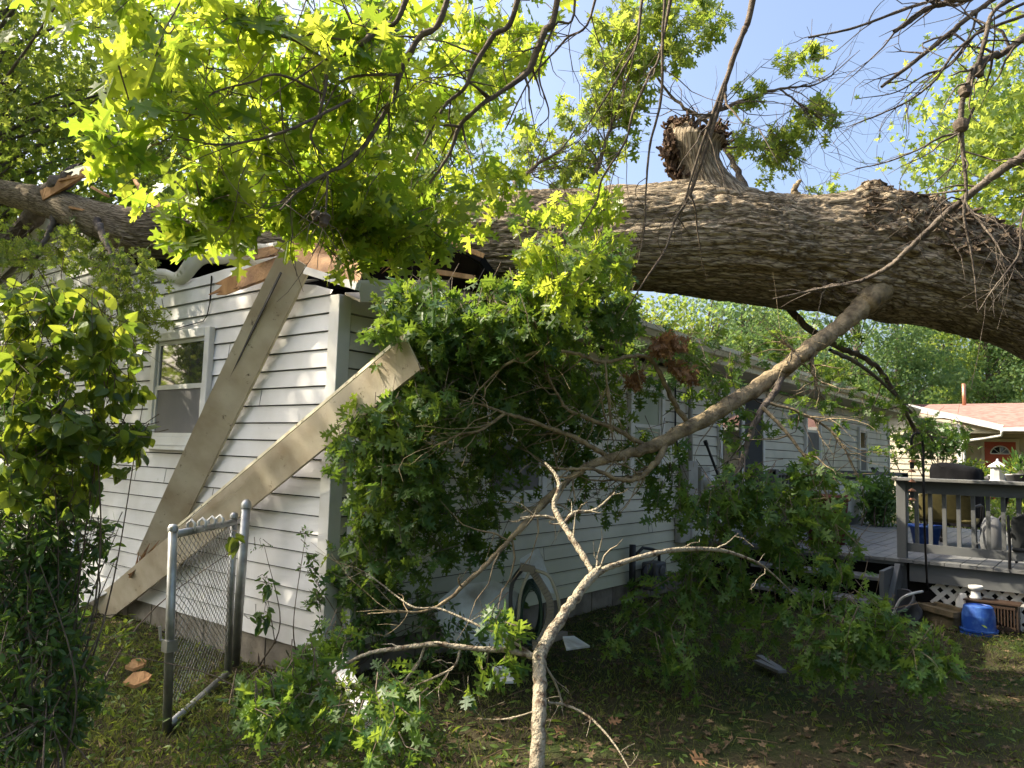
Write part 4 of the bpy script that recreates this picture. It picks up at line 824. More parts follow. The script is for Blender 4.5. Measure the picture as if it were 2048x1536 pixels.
# mid-distance: white meter post seen at the right
# ------------------------------------------------------------------ the great fallen oak
oak = empty('fallen_oak_tree', T(2700, 920, 6.3), 'massive fallen oak whose bark covered trunk arches over the yard and crushes the roof', 'tree')
def trunk():
    K = [(3500, 1500, 6.0, .60), (3100, 1180, 6.0, .54), (2700, 920, 6.3, .50), (2350, 735, 6.45, .46), (2048, 607, 6.5, .435), (1950, 568, 6.5, .46), (1850, 537, 6.45, .47), (1750, 516, 6.4, .465), (1650, 506, 6.35, .445), (1550, 500, 6.3, .43), (1450, 491, 6.25, .42), (1300, 484, 6.2, .41), (1150, 485, 6.25, .40), (1000, 487, 6.3, .365), (850, 488, 6.4, .33), (650, 480, 6.6, .30), (450, 470, 6.85, .265), (300, 467, 6.95, .225), (200, 442, 7.1, .17), (100, 406, 7.4, .145), (0, 383, 7.8, .12), (-150, 340, 8.3, .10), (-400, 250, 9.0, .05)]
    P = smoothpath([(*T(a, b_, c), r) for a, b_, c, r in K], 44); q, rad = P[:, :3], P[:, 3]; n = 300
    s = np.concatenate([[0], np.cumsum(np.linalg.norm(np.diff(q, axis=0), axis=1))])
    tan = np.gradient(q, axis=0); tan /= np.linalg.norm(tan, axis=1)[:, None]
    # frame: N points away from the camera (seam at the back)
    N = FWD[None]-tan*(tan@FWD)[:, None]; N = unit(N); B = np.cross(tan, N); B = B*np.sign(B[:, 2:3].mean())
    a = np.linspace(0, 2*math.pi, n+1)
    S, A = np.meshgrid(s, a, indexing='ij'); Rr = np.repeat(rad[:, None], n+1, 1)
    C = np.cos(A); Sn = np.sin(A)
    # ridged furrows, periodic round the trunk
    def per(u, k, seed): v = A/(2*math.pi)*k; return vnoise(u, v, seed, k)
    w_ = (per(S*1.2, 6, 1)-.5)*1.3
    f = 0
    for (fu, k, amp, sd) in ((3.2, 46, .42, 5), (7.5, 90, .34, 6), (18, 180, .24, 7)):
        v = A/(2*math.pi)*k+w_*k*.03; nn = vnoise(S*fu+w_*2, v, sd, k); f = f+amp*np.clip(np.abs(2*nn-1)*2.6, 0, 1)
    thick = np.clip(rad/.4, .25, 1)[:, None]; thick = np.where(S > s[-1]*.72, thick*.5, thick)
    big = (per(S*.9, 5, 11)-.5)*.07+(per(S*2.2, 9, 12)-.5)*.05
    Rr = Rr+(f-.5)*.036*thick*(.45+1.1*per(S*1.7, 9, 15))+.02*thick*(np.clip(np.abs(2*vnoise(S*1.1+w_, A/(2*math.pi)*22+w_*1.2, 16, 22)-1)*2.4, 0, 1)-.7)+big*thick
    # bumps seen on the trunk: (px,py) picks the place on the bark facing the viewer
    def bump(px, py, d, w1, h):
        nonlocal Rr
        p = T(px, py, d); base = q[:, None, :]+Rr[..., None]*(N[:, None]*C[..., None]+B[:, None]*Sn[..., None]); dd = np.linalg.norm(base-p, axis=-1); Rr = Rr+h*np.exp(-(dd/w1)**2)
    bump(1745, 402, 6.3, .15, .17); bump(1790, 420, 6.3, .14, .07); bump(1700, 420, 6.2, .2, .06); bump(1860, 440, 6.4, .25, .09); bump(1960, 490, 6.4, .25, .06); bump(1715, 620, 6.15, .22, .10); bump(1400, 395, 6.25, .32, .08); bump(1560, 500, 5.9, .2, .025)
    # rotten, cracked patch: coarse broken relief
    p = T(1830, 450, 6.15); base = q[:, None, :]+Rr[..., None]*(N[:, None]*C[..., None]+B[:, None]*Sn[..., None]); dd = np.linalg.norm((base-p)*np.array([1, 1, 1.5]), axis=-1)
    msk = np.exp(-(dd/.62)**4)+.9*np.exp(-(np.linalg.norm(base-T(1640, 560, 6.0), axis=-1)/.22)**2)*.7
    cr = (per(S*9, 50, 21)-.5)*.12+(per(S*20, 110, 22)-.5)*.07; Rr = Rr+cr*np.clip(msk, 0, 1)*.75
    V = q[:, None, :]+Rr[..., None]*(N[:, None]*C[..., None]+B[:, None]*Sn[..., None])
    uv = np.stack([S, A/(2*math.pi)*2.6], -1).reshape(-1, 2); k = len(q); m_ = n+1
    i, j = np.meshgrid(np.arange(k-1), np.arange(n), indexing='ij'); L = np.stack([i*m_+j, (i+1)*m_+j, (i+1)*m_+j+1, i*m_+j+1], -1).reshape(-1)
    return mk_np('trunk', V.reshape(-1, 3), L, np.full(len(L)//4, 4), M['bark'], oak, True, uv), V
tr, TV = trunk()
def barktube(name, path, parent, n=96, amp=.02, m=None, sub=20, k0=30, jag=0):
    P = smoothpath([(*T(a, b_, c), r) for a, b_, c, r in path], sub); q, rad = P[:, :3], P[:, 3]
    s = np.concatenate([[0], np.cumsum(np.linalg.norm(np.diff(q, axis=0), axis=1))]); tan = unit(np.gradient(q, axis=0)); N = unit(FWD[None]-tan*(tan@FWD)[:, None]); B = np.cross(tan, N)
    a = np.linspace(0, 2*math.pi, n+1); S, A = np.meshgrid(s, a, indexing='ij'); v = A/(2*math.pi)*k0; nn = vnoise(S*4, v, 31, k0); v2 = A/(2*math.pi)*k0*2; n2 = vnoise(S*9, v2, 32, k0*2)
    n3 = vnoise(S*3, A/(2*math.pi)*5, 33, 5)
    Rr = rad[:, None]*(1+.22*(n3-.5))+amp*((1-abs(2*nn-1))-.5+.5*((1-abs(2*n2-1))-.5))
    V = q[:, None, :]+Rr[..., None]*(N[:, None]*np.cos(A)[..., None]+B[:, None]*np.sin(A)[..., None])
    if jag: V[-3:] += (tan[-1]*jag)[None, None]*(vnoise(A[-3:]*3, A[-3:]*0+3, 41)[..., None]*1.6-.5); 
    m_ = n+1; k = len(q); i, j = np.meshgrid(np.arange(k-1), np.arange(n), indexing='ij'); L = np.stack([i*m_+j, (i+1)*m_+j, (i+1)*m_+j+1, i*m_+j+1], -1).reshape(-1)
    uv = np.stack([S, A/(2*math.pi)*rad.mean()*6.28], -1).reshape(-1, 2)
    return mk_np(name, V.reshape(-1, 3), L, np.full(len(L)//4, 4), m or M['bark'], parent, True, uv), V[-1]
st, rim = barktube('broken_stub', [(1440, 500, 6.3, .40), (1428, 425, 6.27, .335), (1415, 392, 6.25, .27), (1403, 362, 6.24, .215), (1393, 330, 6.23, .19), (1388, 300, 6.22, .205), (1388, 283, 6.22, .235), (1390, 272, 6.22, .215)], oak, jag=.06)
b = MB(); cen = rim.mean(0); 
rings = []
for k, f_ in enumerate(np.linspace(1, .05, 7)):
    for p in rim[::3][:-1]: rings.append(cen+(p-cen)*f_+np.array([0, 0, 1])*(rng.normal(0, .022)+(.02 if 1 <= k <= 2 else -.03*k/3 if k > 2 else 0)))
nr = len(rim[::3])-1; b.add(rings, [(k*nr+i, k*nr+(i+1) % nr, (k+1)*nr+(i+1) % nr, (k+1)*nr+i) for k in range(6) for i in range(nr)]); b.build('rotten_core', M['rot'], st)
# rim chunk curling to the left
b = MB()
for k in range(330):
    t = rng.random(); c = T(np.interp(t, [0, .5, 1], [1350, 1340, 1358])+rng.normal(0, 7), 268+t*90+rng.normal(0, 4), 6.17+rng.normal(0, .05)); d1 = unit(np.array([0, 0, 1.])+rng.normal(0, .6, 3)); b.bar(c, c+d1*rng.uniform(.03, .10), rng.uniform(.01, .03), rng.uniform(.008, .02), rng.normal(0, 1, 3))
for k in range(260):
    a_ = rng.uniform(0, 6.28); q_ = rim[int(a_/6.28*96)]; c = q_+rng.normal(0, .02, 3); d1 = unit(np.array([0, 0, 1.])+rng.normal(0, .8, 3)); b.bar(c, c+d1*rng.uniform(.02, .06), rng.uniform(.01, .025), rng.uniform(.006, .015), rng.normal(0, 1, 3))
b.build('split_rim', M['rot'], st)
# rotten ragged shelf on the right part of the trunk
b = MB()
tv = TV.reshape(-1, 3); cq = (tv-CAM)@R; pxs = 1024+FPX*cq[:, 0]/cq[:, 2]; pys = 768+FPX*cq[:, 1]/cq[:, 2]
for (x0, x1, dy, cnt) in ((1720, 2060, 70, 560), (1600, 1700, 0, 40)):
    if dy:
        topl = np.interp(pxs, [1720, 1760, 1850, 1950, 2060], [388, 392, 425, 455, 505]); sel = np.where((pxs > x0) & (pxs < x1) & (pys < topl+dy) & (cq[:, 2] < 6.55))[0]
    else: sel = np.where((pxs > x0) & (pxs < x1) & (pys > 540) & (pys < 600) & (cq[:, 2] < 6.3))[0]
    for q_ in tv[rng.choice(sel, cnt)]:
        d1 = unit(RIGHT+DOWN*.35+rng.normal(0, .5, 3)); c = q_-FWD*.01+np.array([0, 0, .01]); b.bar(c, c+d1*rng.uniform(.02, .10), rng.uniform(.008, .035), rng.uniform(.006, .02), rng.normal(0, 1, 3))
b.build('shaggy_torn_bark', mat('torn_bark', (.075, .056, .04), .95, .1, (.16, .12, .08), 20, 6, bump=.8, bscale=60), tr)
# right-hand knob & broken limb bits on the left
branch('broken_limb', [(60, 440, 7.6, .10), (100, 385, 7.3, .085), (140, 352, 7.2, .075), (168, 338, 7.15, .06)], M['greybark'], oak, 12)
b = MB(); b.bar(T(85, 392, 7.2), T(172, 340, 7.1), .10, .03, UPV if False else np.array([0, 0, 1.])); b.bar(T(120, 362, 7.15), T(178, 350, 7.1), .05, .02); b.bar(T(185, 375, 7), T(215, 392, 6.95), .05, .02)
b.bar(T(140, 415, 7), T(200, 428, 6.95), .04, .02); b.build('torn_heartwood', M['rawwood'], oak)
branch('broken_limb', [(270, 360, 7.6, .02), (285, 385, 7.4, .025), (310, 408, 7.1, .03), (345, 425, 6.9, .03)], M['rawwood'], oak, 8)
b = MB(); c = T(343, 432, 6.72)
for k in range(14): b.tube([c+rng.normal(0, .04, 3), c+rng.normal(0, .05, 3)+RIGHT*.1], [.014, .002], 4)
b.build('torn_heartwood', M['rawwood'], oak)
branch('broken_limb', [(1612, 405, 6.6, .05), (1600, 398, 6.6, .035), (1590, 385, 6.6, .028), (1592, 372, 6.6, .022), (1602, 360, 6.6, .012)], M['limbbark'], oak, 10)
branch('hanging_twig', [(195, 440, 6.75, .035), (205, 470, 6.6, .03), (222, 505, 6.5, .022), (236, 545, 6.45, .018), (232, 590, 6.4, .012), (238, 640, 6.4, .008), (255, 690, 6.4, .004)], M['greybark'], oak, 8, twigs=8)
branch('hanging_twig', [(108, 430, 7.2, .03), (95, 470, 7.1, .025), (70, 520, 7, .018), (60, 560, 7, .012)], M['greybark'], oak, 8, twigs=5)
# ---- the long limb that comes from under the trunk towards the viewer
LM = M['limbbark']
branch('limb', [(1770, 560, 6.2, .135), (1745, 592, 6.02, .100), (1712, 625, 5.95, .074), (1660, 668, 5.8, .062), (1610, 705, 5.65, .060), (1560, 745, 5.5, .058), (1480, 795, 5.3, 0.0554), (1390, 850, 5.1, 0.0487), (1300, 893, 4.95, 0.0386), (1215, 918, 4.85, 0.0286), (1160, 942, 4.75, 0.0227), (1110, 985, 4.65, 0.0193), (1060, 1035, 4.5, 0.0176), (1010, 1090, 4.4, 0.0151), (950, 1150, 4.3, 0.0126), (895, 1200, 4.2, 0.0101), (850, 1222, 4.15, 0.0076), (790, 1224, 4.1, 0.0050), (735, 1228, 4.1, 0.0025)], LM, oak, 14, twigs=26, tl=.5, jit=.003)
branch('limb', [(1665, 668, 5.8, .05), (1625, 690, 5.62, .055), (1590, 722, 5.5, .05), (1560, 745, 5.45, .04)], LM, oak, 10)
SB = [
 [(1375, 845, 5.1, .024), (1345, 800, 5.0, .020), (1318, 745, 4.95, .018), (1295, 715, 4.9, .016), (1262, 712, 4.85, .015), (1205, 724, 4.8, .015), (1150, 706, 4.7, .013), (1080, 704, 4.6, .012), (1020, 724, 4.5, .010), (975, 762, 4.45, .006), (940, 800, 4.4, .003)],
 [(1290, 893, 4.95, .022), (1240, 862, 4.9, .019), (1180, 838, 4.85, .016), (1135, 818, 4.8, .013), (1116, 790, 4.75, .010), (1092, 740, 4.7, .007), (1085, 690, 4.7, .003)],
 [(1218, 915, 4.85, .020), (1160, 880, 4.8, .019), (1110, 860, 4.75, .017), (1050, 838, 4.65, .015), (1005, 825, 4.6, .012), (965, 810, 4.5, .007), (920, 800, 4.45, .003)],
 [(1332, 880, 5.0, .030), (1312, 925, 4.9, .025), (1275, 955, 4.85, .022), (1235, 958, 4.8, .018), (1185, 938, 4.75, .014), (1130, 938, 4.7, .010), (1080, 930, 4.7, .004)],
 [(1012, 826, 4.55, .012), (960, 860, 4.45, .010), (915, 870, 4.4, .006), (880, 890, 4.35, .003)],
 [(1568, 742, 5.5, .035), (1545, 790, 5.3, .028), (1520, 825, 5.2, .026), (1500, 870, 5.1, .024), (1482, 925, 5.0, .022), (1462, 975, 4.95, .018), (1440, 1005, 4.9, .014), (1435, 1060, 4.85, .006)],
 [(1525, 815, 5.2, .018), (1560, 850, 5.1, .015), (1600, 900, 5.0, .013), (1640, 960, 4.9, .010), (1660, 1010, 4.85, .007), (1680, 1080, 4.8, .004)],
 [(1535, 805, 5.25, .013), (1600, 825, 5.2, .011), (1660, 860, 5.15, .009), (1690, 900, 5.1, .007), (1720, 960, 5.1, .004)],
 [(1660, 700, 5.75, .02), (1720, 730, 6.3, .018), (1790, 790, 6.9, .016), (1830, 860, 7.2, .022), (1850, 900, 7.2, .012)],
 [(1540, 560, 6.5, .04), (1600, 640, 6.6, .036), (1660, 685, 6.8, .034), (1720, 712, 7.0, .030), (1760, 740, 7.2, .027), (1800, 800, 7.5, .023), (1845, 850, 7.6, .02), (1870, 890, 7.7, .01)],
 [(1622, 700, 5.62, .022), (1625, 735, 5.5, .018), (1632, 765, 5.45, .012), (1628, 790, 5.4, .004)],
 [(1600, 710, 5.55, .016), (1575, 690, 5.5, .010), (1560, 668, 5.5, .004)],
 [(1300, 715, 4.9, .007), (1330, 700, 4.9, .005), (1360, 690, 4.9, .003)],
 [(1210, 724, 4.8, .009), (1215, 780, 4.75, .009), (1222, 850, 4.75, .007), (1226, 880, 4.8, .004)],
]
for k, s_ in enumerate(SB): branch('branch', [(a, b_, c, r_*.85) for a, b_, c, r_ in s_], LM if k not in (5, 8, 9) else M['greybark'], oak, 9, twigs=14, tl=.4, jit=.003)
# upper crown sprays that rise behind the trunk (backdrop against the sky)
UB = [
 [(1500, 400, 7.2, .035), (1470, 330, 7.6, .03), (1420, 250, 7.8, .022), (1350, 200, 8, .016), (1290, 120, 8, .010), (1240, 40, 8, .005)],
 [(1330, 330, 7.0, .03), (1400, 240, 7.1, .025), (1480, 205, 7.2, .018), (1560, 178, 7.3, .012), (1640, 165, 7.4, .008), (1720, 100, 7.5, .003)],
 [(1560, 178, 7.3, .01), (1610, 215, 7.3, .009), (1660, 250, 7.3, .005), (1690, 254, 7.3, .003)],
 [(1380, 300, 7.2, .012), (1460, 295, 7.3, .009), (1550, 300, 7.4, .006), (1620, 330, 7.4, .003)],
 [(1180, 390, 7.2, .03), (1200, 320, 7.3, .022), (1230, 230, 7.4, .014), (1260, 140, 7.4, .007), (1270, 60, 7.4, .003)],
 [(1000, 400, 7.0, .03), (1060, 340, 7.2, .022), (1120, 300, 7.3, .012), (1150, 260, 7.4, .005)],
]
for s_ in UB: branch('branch', s_, M['greybark'], oak, 8, twigs=26, tl=.7, jit=.006)
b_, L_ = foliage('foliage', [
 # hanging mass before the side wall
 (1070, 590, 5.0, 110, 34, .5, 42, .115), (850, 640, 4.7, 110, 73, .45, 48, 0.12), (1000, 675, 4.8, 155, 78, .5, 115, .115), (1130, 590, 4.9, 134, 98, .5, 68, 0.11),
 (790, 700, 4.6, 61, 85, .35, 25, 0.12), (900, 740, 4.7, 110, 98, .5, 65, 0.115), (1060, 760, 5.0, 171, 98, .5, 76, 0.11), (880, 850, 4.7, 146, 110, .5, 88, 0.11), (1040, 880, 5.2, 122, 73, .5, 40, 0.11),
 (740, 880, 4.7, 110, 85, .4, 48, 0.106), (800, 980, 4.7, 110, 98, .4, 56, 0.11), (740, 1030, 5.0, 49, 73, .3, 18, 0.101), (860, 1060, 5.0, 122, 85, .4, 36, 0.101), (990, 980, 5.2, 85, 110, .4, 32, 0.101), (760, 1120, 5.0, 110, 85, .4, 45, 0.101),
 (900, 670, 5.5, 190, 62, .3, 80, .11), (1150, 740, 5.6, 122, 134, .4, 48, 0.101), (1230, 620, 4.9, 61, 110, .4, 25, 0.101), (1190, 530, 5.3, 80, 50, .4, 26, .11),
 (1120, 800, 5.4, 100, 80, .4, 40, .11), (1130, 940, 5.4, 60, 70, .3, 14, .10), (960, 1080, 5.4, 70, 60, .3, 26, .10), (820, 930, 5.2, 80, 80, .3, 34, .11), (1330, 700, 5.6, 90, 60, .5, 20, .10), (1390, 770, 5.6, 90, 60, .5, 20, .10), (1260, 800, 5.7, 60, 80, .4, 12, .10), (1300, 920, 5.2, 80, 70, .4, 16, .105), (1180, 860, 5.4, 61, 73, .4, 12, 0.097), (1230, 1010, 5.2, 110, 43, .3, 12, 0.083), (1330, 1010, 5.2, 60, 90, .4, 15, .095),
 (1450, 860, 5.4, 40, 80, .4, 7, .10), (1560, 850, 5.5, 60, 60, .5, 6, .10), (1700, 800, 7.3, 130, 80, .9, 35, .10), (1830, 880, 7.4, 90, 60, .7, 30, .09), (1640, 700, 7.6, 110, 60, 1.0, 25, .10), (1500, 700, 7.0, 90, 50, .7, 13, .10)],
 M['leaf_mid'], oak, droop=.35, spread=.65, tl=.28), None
foliage('foliage', [
 (1430, 1010, 4.9, 94, 71, .4, 21, .10), (1530, 1010, 5.0, 130, 71, .4, 44, .10), (1640, 1000, 4.9, 88, 83, .4, 23, .11), (1480, 1110, 5.0, 130, 94, .4, 44, .10), (1600, 1110, 4.9, 88, 94, .4, 23, .10),
 (1690, 1150, 4.7, 80, 94, .4, 14, .10), (1400, 1200, 5.1, 153, 106, .4, 42, .10), (1340, 1290, 4.9, 130, 94, .4, 33, .09), (1560, 1210, 4.8, 106, 71, .3, 16, .09), (1680, 1260, 4.5, 130, 83, .4, 37, .09), (1780, 1310, 4.4, 142, 71, .4, 37, .09), (1880, 1350, 4.3, 71, 59, .3, 11, .09), (1640, 1350, 4.5, 71, 83, .3, 14, .09), (1500, 1290, 4.8, 59, 59, .3, 6, .09)],
 M['leaf_mid'], oak, droop=.35, spread=.7, tl=.26, zmin=.03)
foliage('foliage', [(1250, 90, 7.6, 90, 90, .6, 60, .13), (1330, 60, 7.4, 120, 80, .6, 60, .13), (1200, 250, 7.5, 100, 90, .6, 60, .13), (1250, 180, 7.5, 80, 80, .6, 45, .13), (1140, 360, 7.4, 60, 50, .5, 32, .12), (1420, 60, 7.5, 50, 50, .5, 14, .12), (1620, 120, 7.4, 40, 25, .4, 7, .13), (1580, 140, 7.4, 30, 20, .4, 5, .12), (1500, 200, 7.4, 40, 20, .4, 9, .12), (1640, 240, 7.4, 50, 40, .4, 20, .12), (1560, 310, 7.6, 60, 60, .5, 55, .10), (1480, 290, 7.4, 40, 40, .5, 18, .10), (1660, 400, 8, 50, 14, .5, 10, .1), (1060, 300, 7.5, 50, 70, .5, 20, .12), (1600, 400, 8, 30, 10, .5, 6, .1)],
 M['leaf_bg'], oak, droop=.2, spread=.7, tl=.35)
foliage('foliage', [(100, 620, 6.4, 100, 60, .6, 45, .09), (160, 520, 6.9, 90, 40, .6, 34, .09), (240, 560, 6.2, 90, 70, .5, 60, .08), (270, 640, 6.2, 60, 60, .4, 42, .08), (210, 700, 6.2, 90, 60, .4, 40, .08), (40, 500, 7, 60, 60, .6, 40, .09), (140, 470, 7.0, 30, 18, .3, 8, .1), (30, 700, 6.4, 60, 80, .5, 40, .09)],
 M['leaf_bg'], oak, droop=.3, spread=.7, tl=.22)
dl = MB()
foliage('dead_leaf_cluster', [(1335, 692, 4.85, 34, 12, .08, 26, .07), (1265, 758, 4.95, 20, 16, .08, 12, .06), (1380, 752, 4.95, 22, 14, .1, 8, .06), (1345, 735, 4.9, 20, 8, .08, 7, .06)], M['brownleaf'], oak, twname=None, droop=.2, tl=.06)

# ------------------------------------------------------------------ pale forked branch standing before the camera
fb = empty('forked_branch', T(1066, 1800, 2.7), 'pale speckled forked branch rising from the bottom edge in the middle foreground', 'branch')
PB = M['palebark']
branch('stem', [(1064, 1840, 2.55, 0.0288), (1070, 1640, 2.6, 0.0279), (1073, 1536, 2.65, 0.0270), (1078, 1430, 2.75, 0.0261), (1080, 1370, 2.85, 0.0252), (1080, 1310, 2.95, 0.0261), (1112, 1252, 3.1, 0.0234), (1150, 1195, 3.25, 0.0216), (1182, 1155, 3.35, 0.0221), (1200, 1142, 3.4, 0.0198)], PB, fb, 14, jit=.0015, twigs=3)
for s_ in ([(1082, 1318, 2.95, .019), (1058, 1310, 2.95, .015), (1010, 1300, 2.95, .0135), (960, 1298, 2.95, .0125), (905, 1292, 2.95, .0115), (865, 1288, 2.95, .011), (800, 1297, 2.95, .010), (740, 1306, 2.95, .009), (690, 1330, 2.95, .008), (650, 1365, 2.9, .0065), (615, 1420, 2.85, .005), (560, 1500, 2.8, .003)],
           [(1070, 1312, 2.95, .007), (1010, 1275, 2.95, .006), (950, 1248, 3.0, .0055), (880, 1218, 3.05, .005), (830, 1215, 3.05, .0045), (790, 1190, 3.1, .004), (745, 1155, 3.1, .003), (712, 1135, 3.1, .0015)],
           [(1195, 1145, 3.38, .017), (1230, 1130, 3.42, .0145), (1290, 1112, 3.5, .0135), (1350, 1100, 3.6, .013), (1430, 1099, 3.7, .012), (1485, 1113, 3.8, .009), (1530, 1135, 3.9, .006), (1590, 1190, 4.0, .003)],
           [(1188, 1150, 3.4, .016), (1165, 1110, 3.5, .017), (1140, 1070, 3.6, .0165), (1118, 1035, 3.7, .017), (1108, 1010, 3.75, .015), (1118, 975, 3.8, .014), (1112, 950, 3.85, .011), (1090, 925, 3.9, .006)],
           [(1110, 1038, 3.7, .011), (1085, 1032, 3.7, .007), (1040, 1035, 3.7, .004)],
           [(1130, 1045, 3.68, .011), (1150, 1025, 3.7, .012), (1190, 1020, 3.75, .009), (1230, 985, 3.8, .004)],
           [(850, 1290, 2.95, .006), (835, 1330, 2.95, .006), (810, 1360, 2.95, .006), (780, 1400, 2.9, .003)],
           [(920, 1300, 2.95, .006), (910, 1330, 2.93, .005), (880, 1350, 2.9, .004), (820, 1375, 2.9, .002)],
           [(1090, 1330, 2.95, .005), (1110, 1365, 2.95, .005), (1125, 1405, 2.95, .004)],
           [(1096, 1405, 2.8, .005), (1130, 1410, 2.85, .0055), (1180, 1435, 2.8, .005), (1230, 1490, 2.7, .0035), (1265, 1550, 2.6, .002)],
           [(1066, 1424, 2.75, .0035), (1010, 1438, 2.8, .003), (960, 1438, 2.85, .002)]):
    branch('side_branch', [(a, b_, c, r_*.85) for a, b_, c, r_ in s_], PB, fb, 8, twigs=4, tl=.14, jit=.0008)
foliage('foliage', [(1000, 1245, 3.0, 45, 20, .1, 4, .085), (1030, 1270, 3.0, 25, 20, .1, 3, .085), (985, 1330, 3.0, 50, 30, .1, 5, .08), (590, 1380, 2.9, 92, 60, .3, 30, .07), (530, 1420, 2.8, 80, 50, .3, 27, .07), (800, 1420, 2.8, 150, 60, .4, 46, .075), (680, 1290, 3.1, 57, 30, .2, 8, .07)], M['leaf_mid'], fb, droop=.25, spread=.6, tl=.12)

# ------------------------------------------------------------------ oak that overhangs the viewer
oo = empty('overhanging_oak', tuple(T(2900, 900, 3.4)*[1, 1, 0]), 'living oak whose leafy boughs and bare twigs hang across the top of the picture', 'tree')
base = T(2900, 900, 3.4); base[2] = 0
def wb_(name, pts, m, n=12, twigs=0):
    P = smoothpath(pts, 10); V, L, t = tubegeo(P[:, :3], P[:, 3], n); return mk_np(name, V, L, t, m, oo, True)
lt = T(2850, -350, 3.3)
wb_('trunk', [(*base-np.array([0, 0, .2, ])[:3], .34) if False else (base[0], base[1], -.2, .36), (base[0], base[1], 1.5, .30), (lt[0], lt[1], lt[2], .27), (lt[0]+.2, lt[1], lt[2]+3, .2), (lt[0]+.3, lt[1]+.3, lt[2]+6, .05)], M['greybark'], 20)
wb_('bough', [(*T(2850, -330, 3.3), .13), (*T(2300, -420, 3.1), .10), (*T(1700, -470, 2.9), .08), (*T(1100, -450, 2.7), .06), (*T(500, -380, 2.5), .035), (*T(100, -250, 2.3), .015)], M['greybark'])
TW = M['twig']
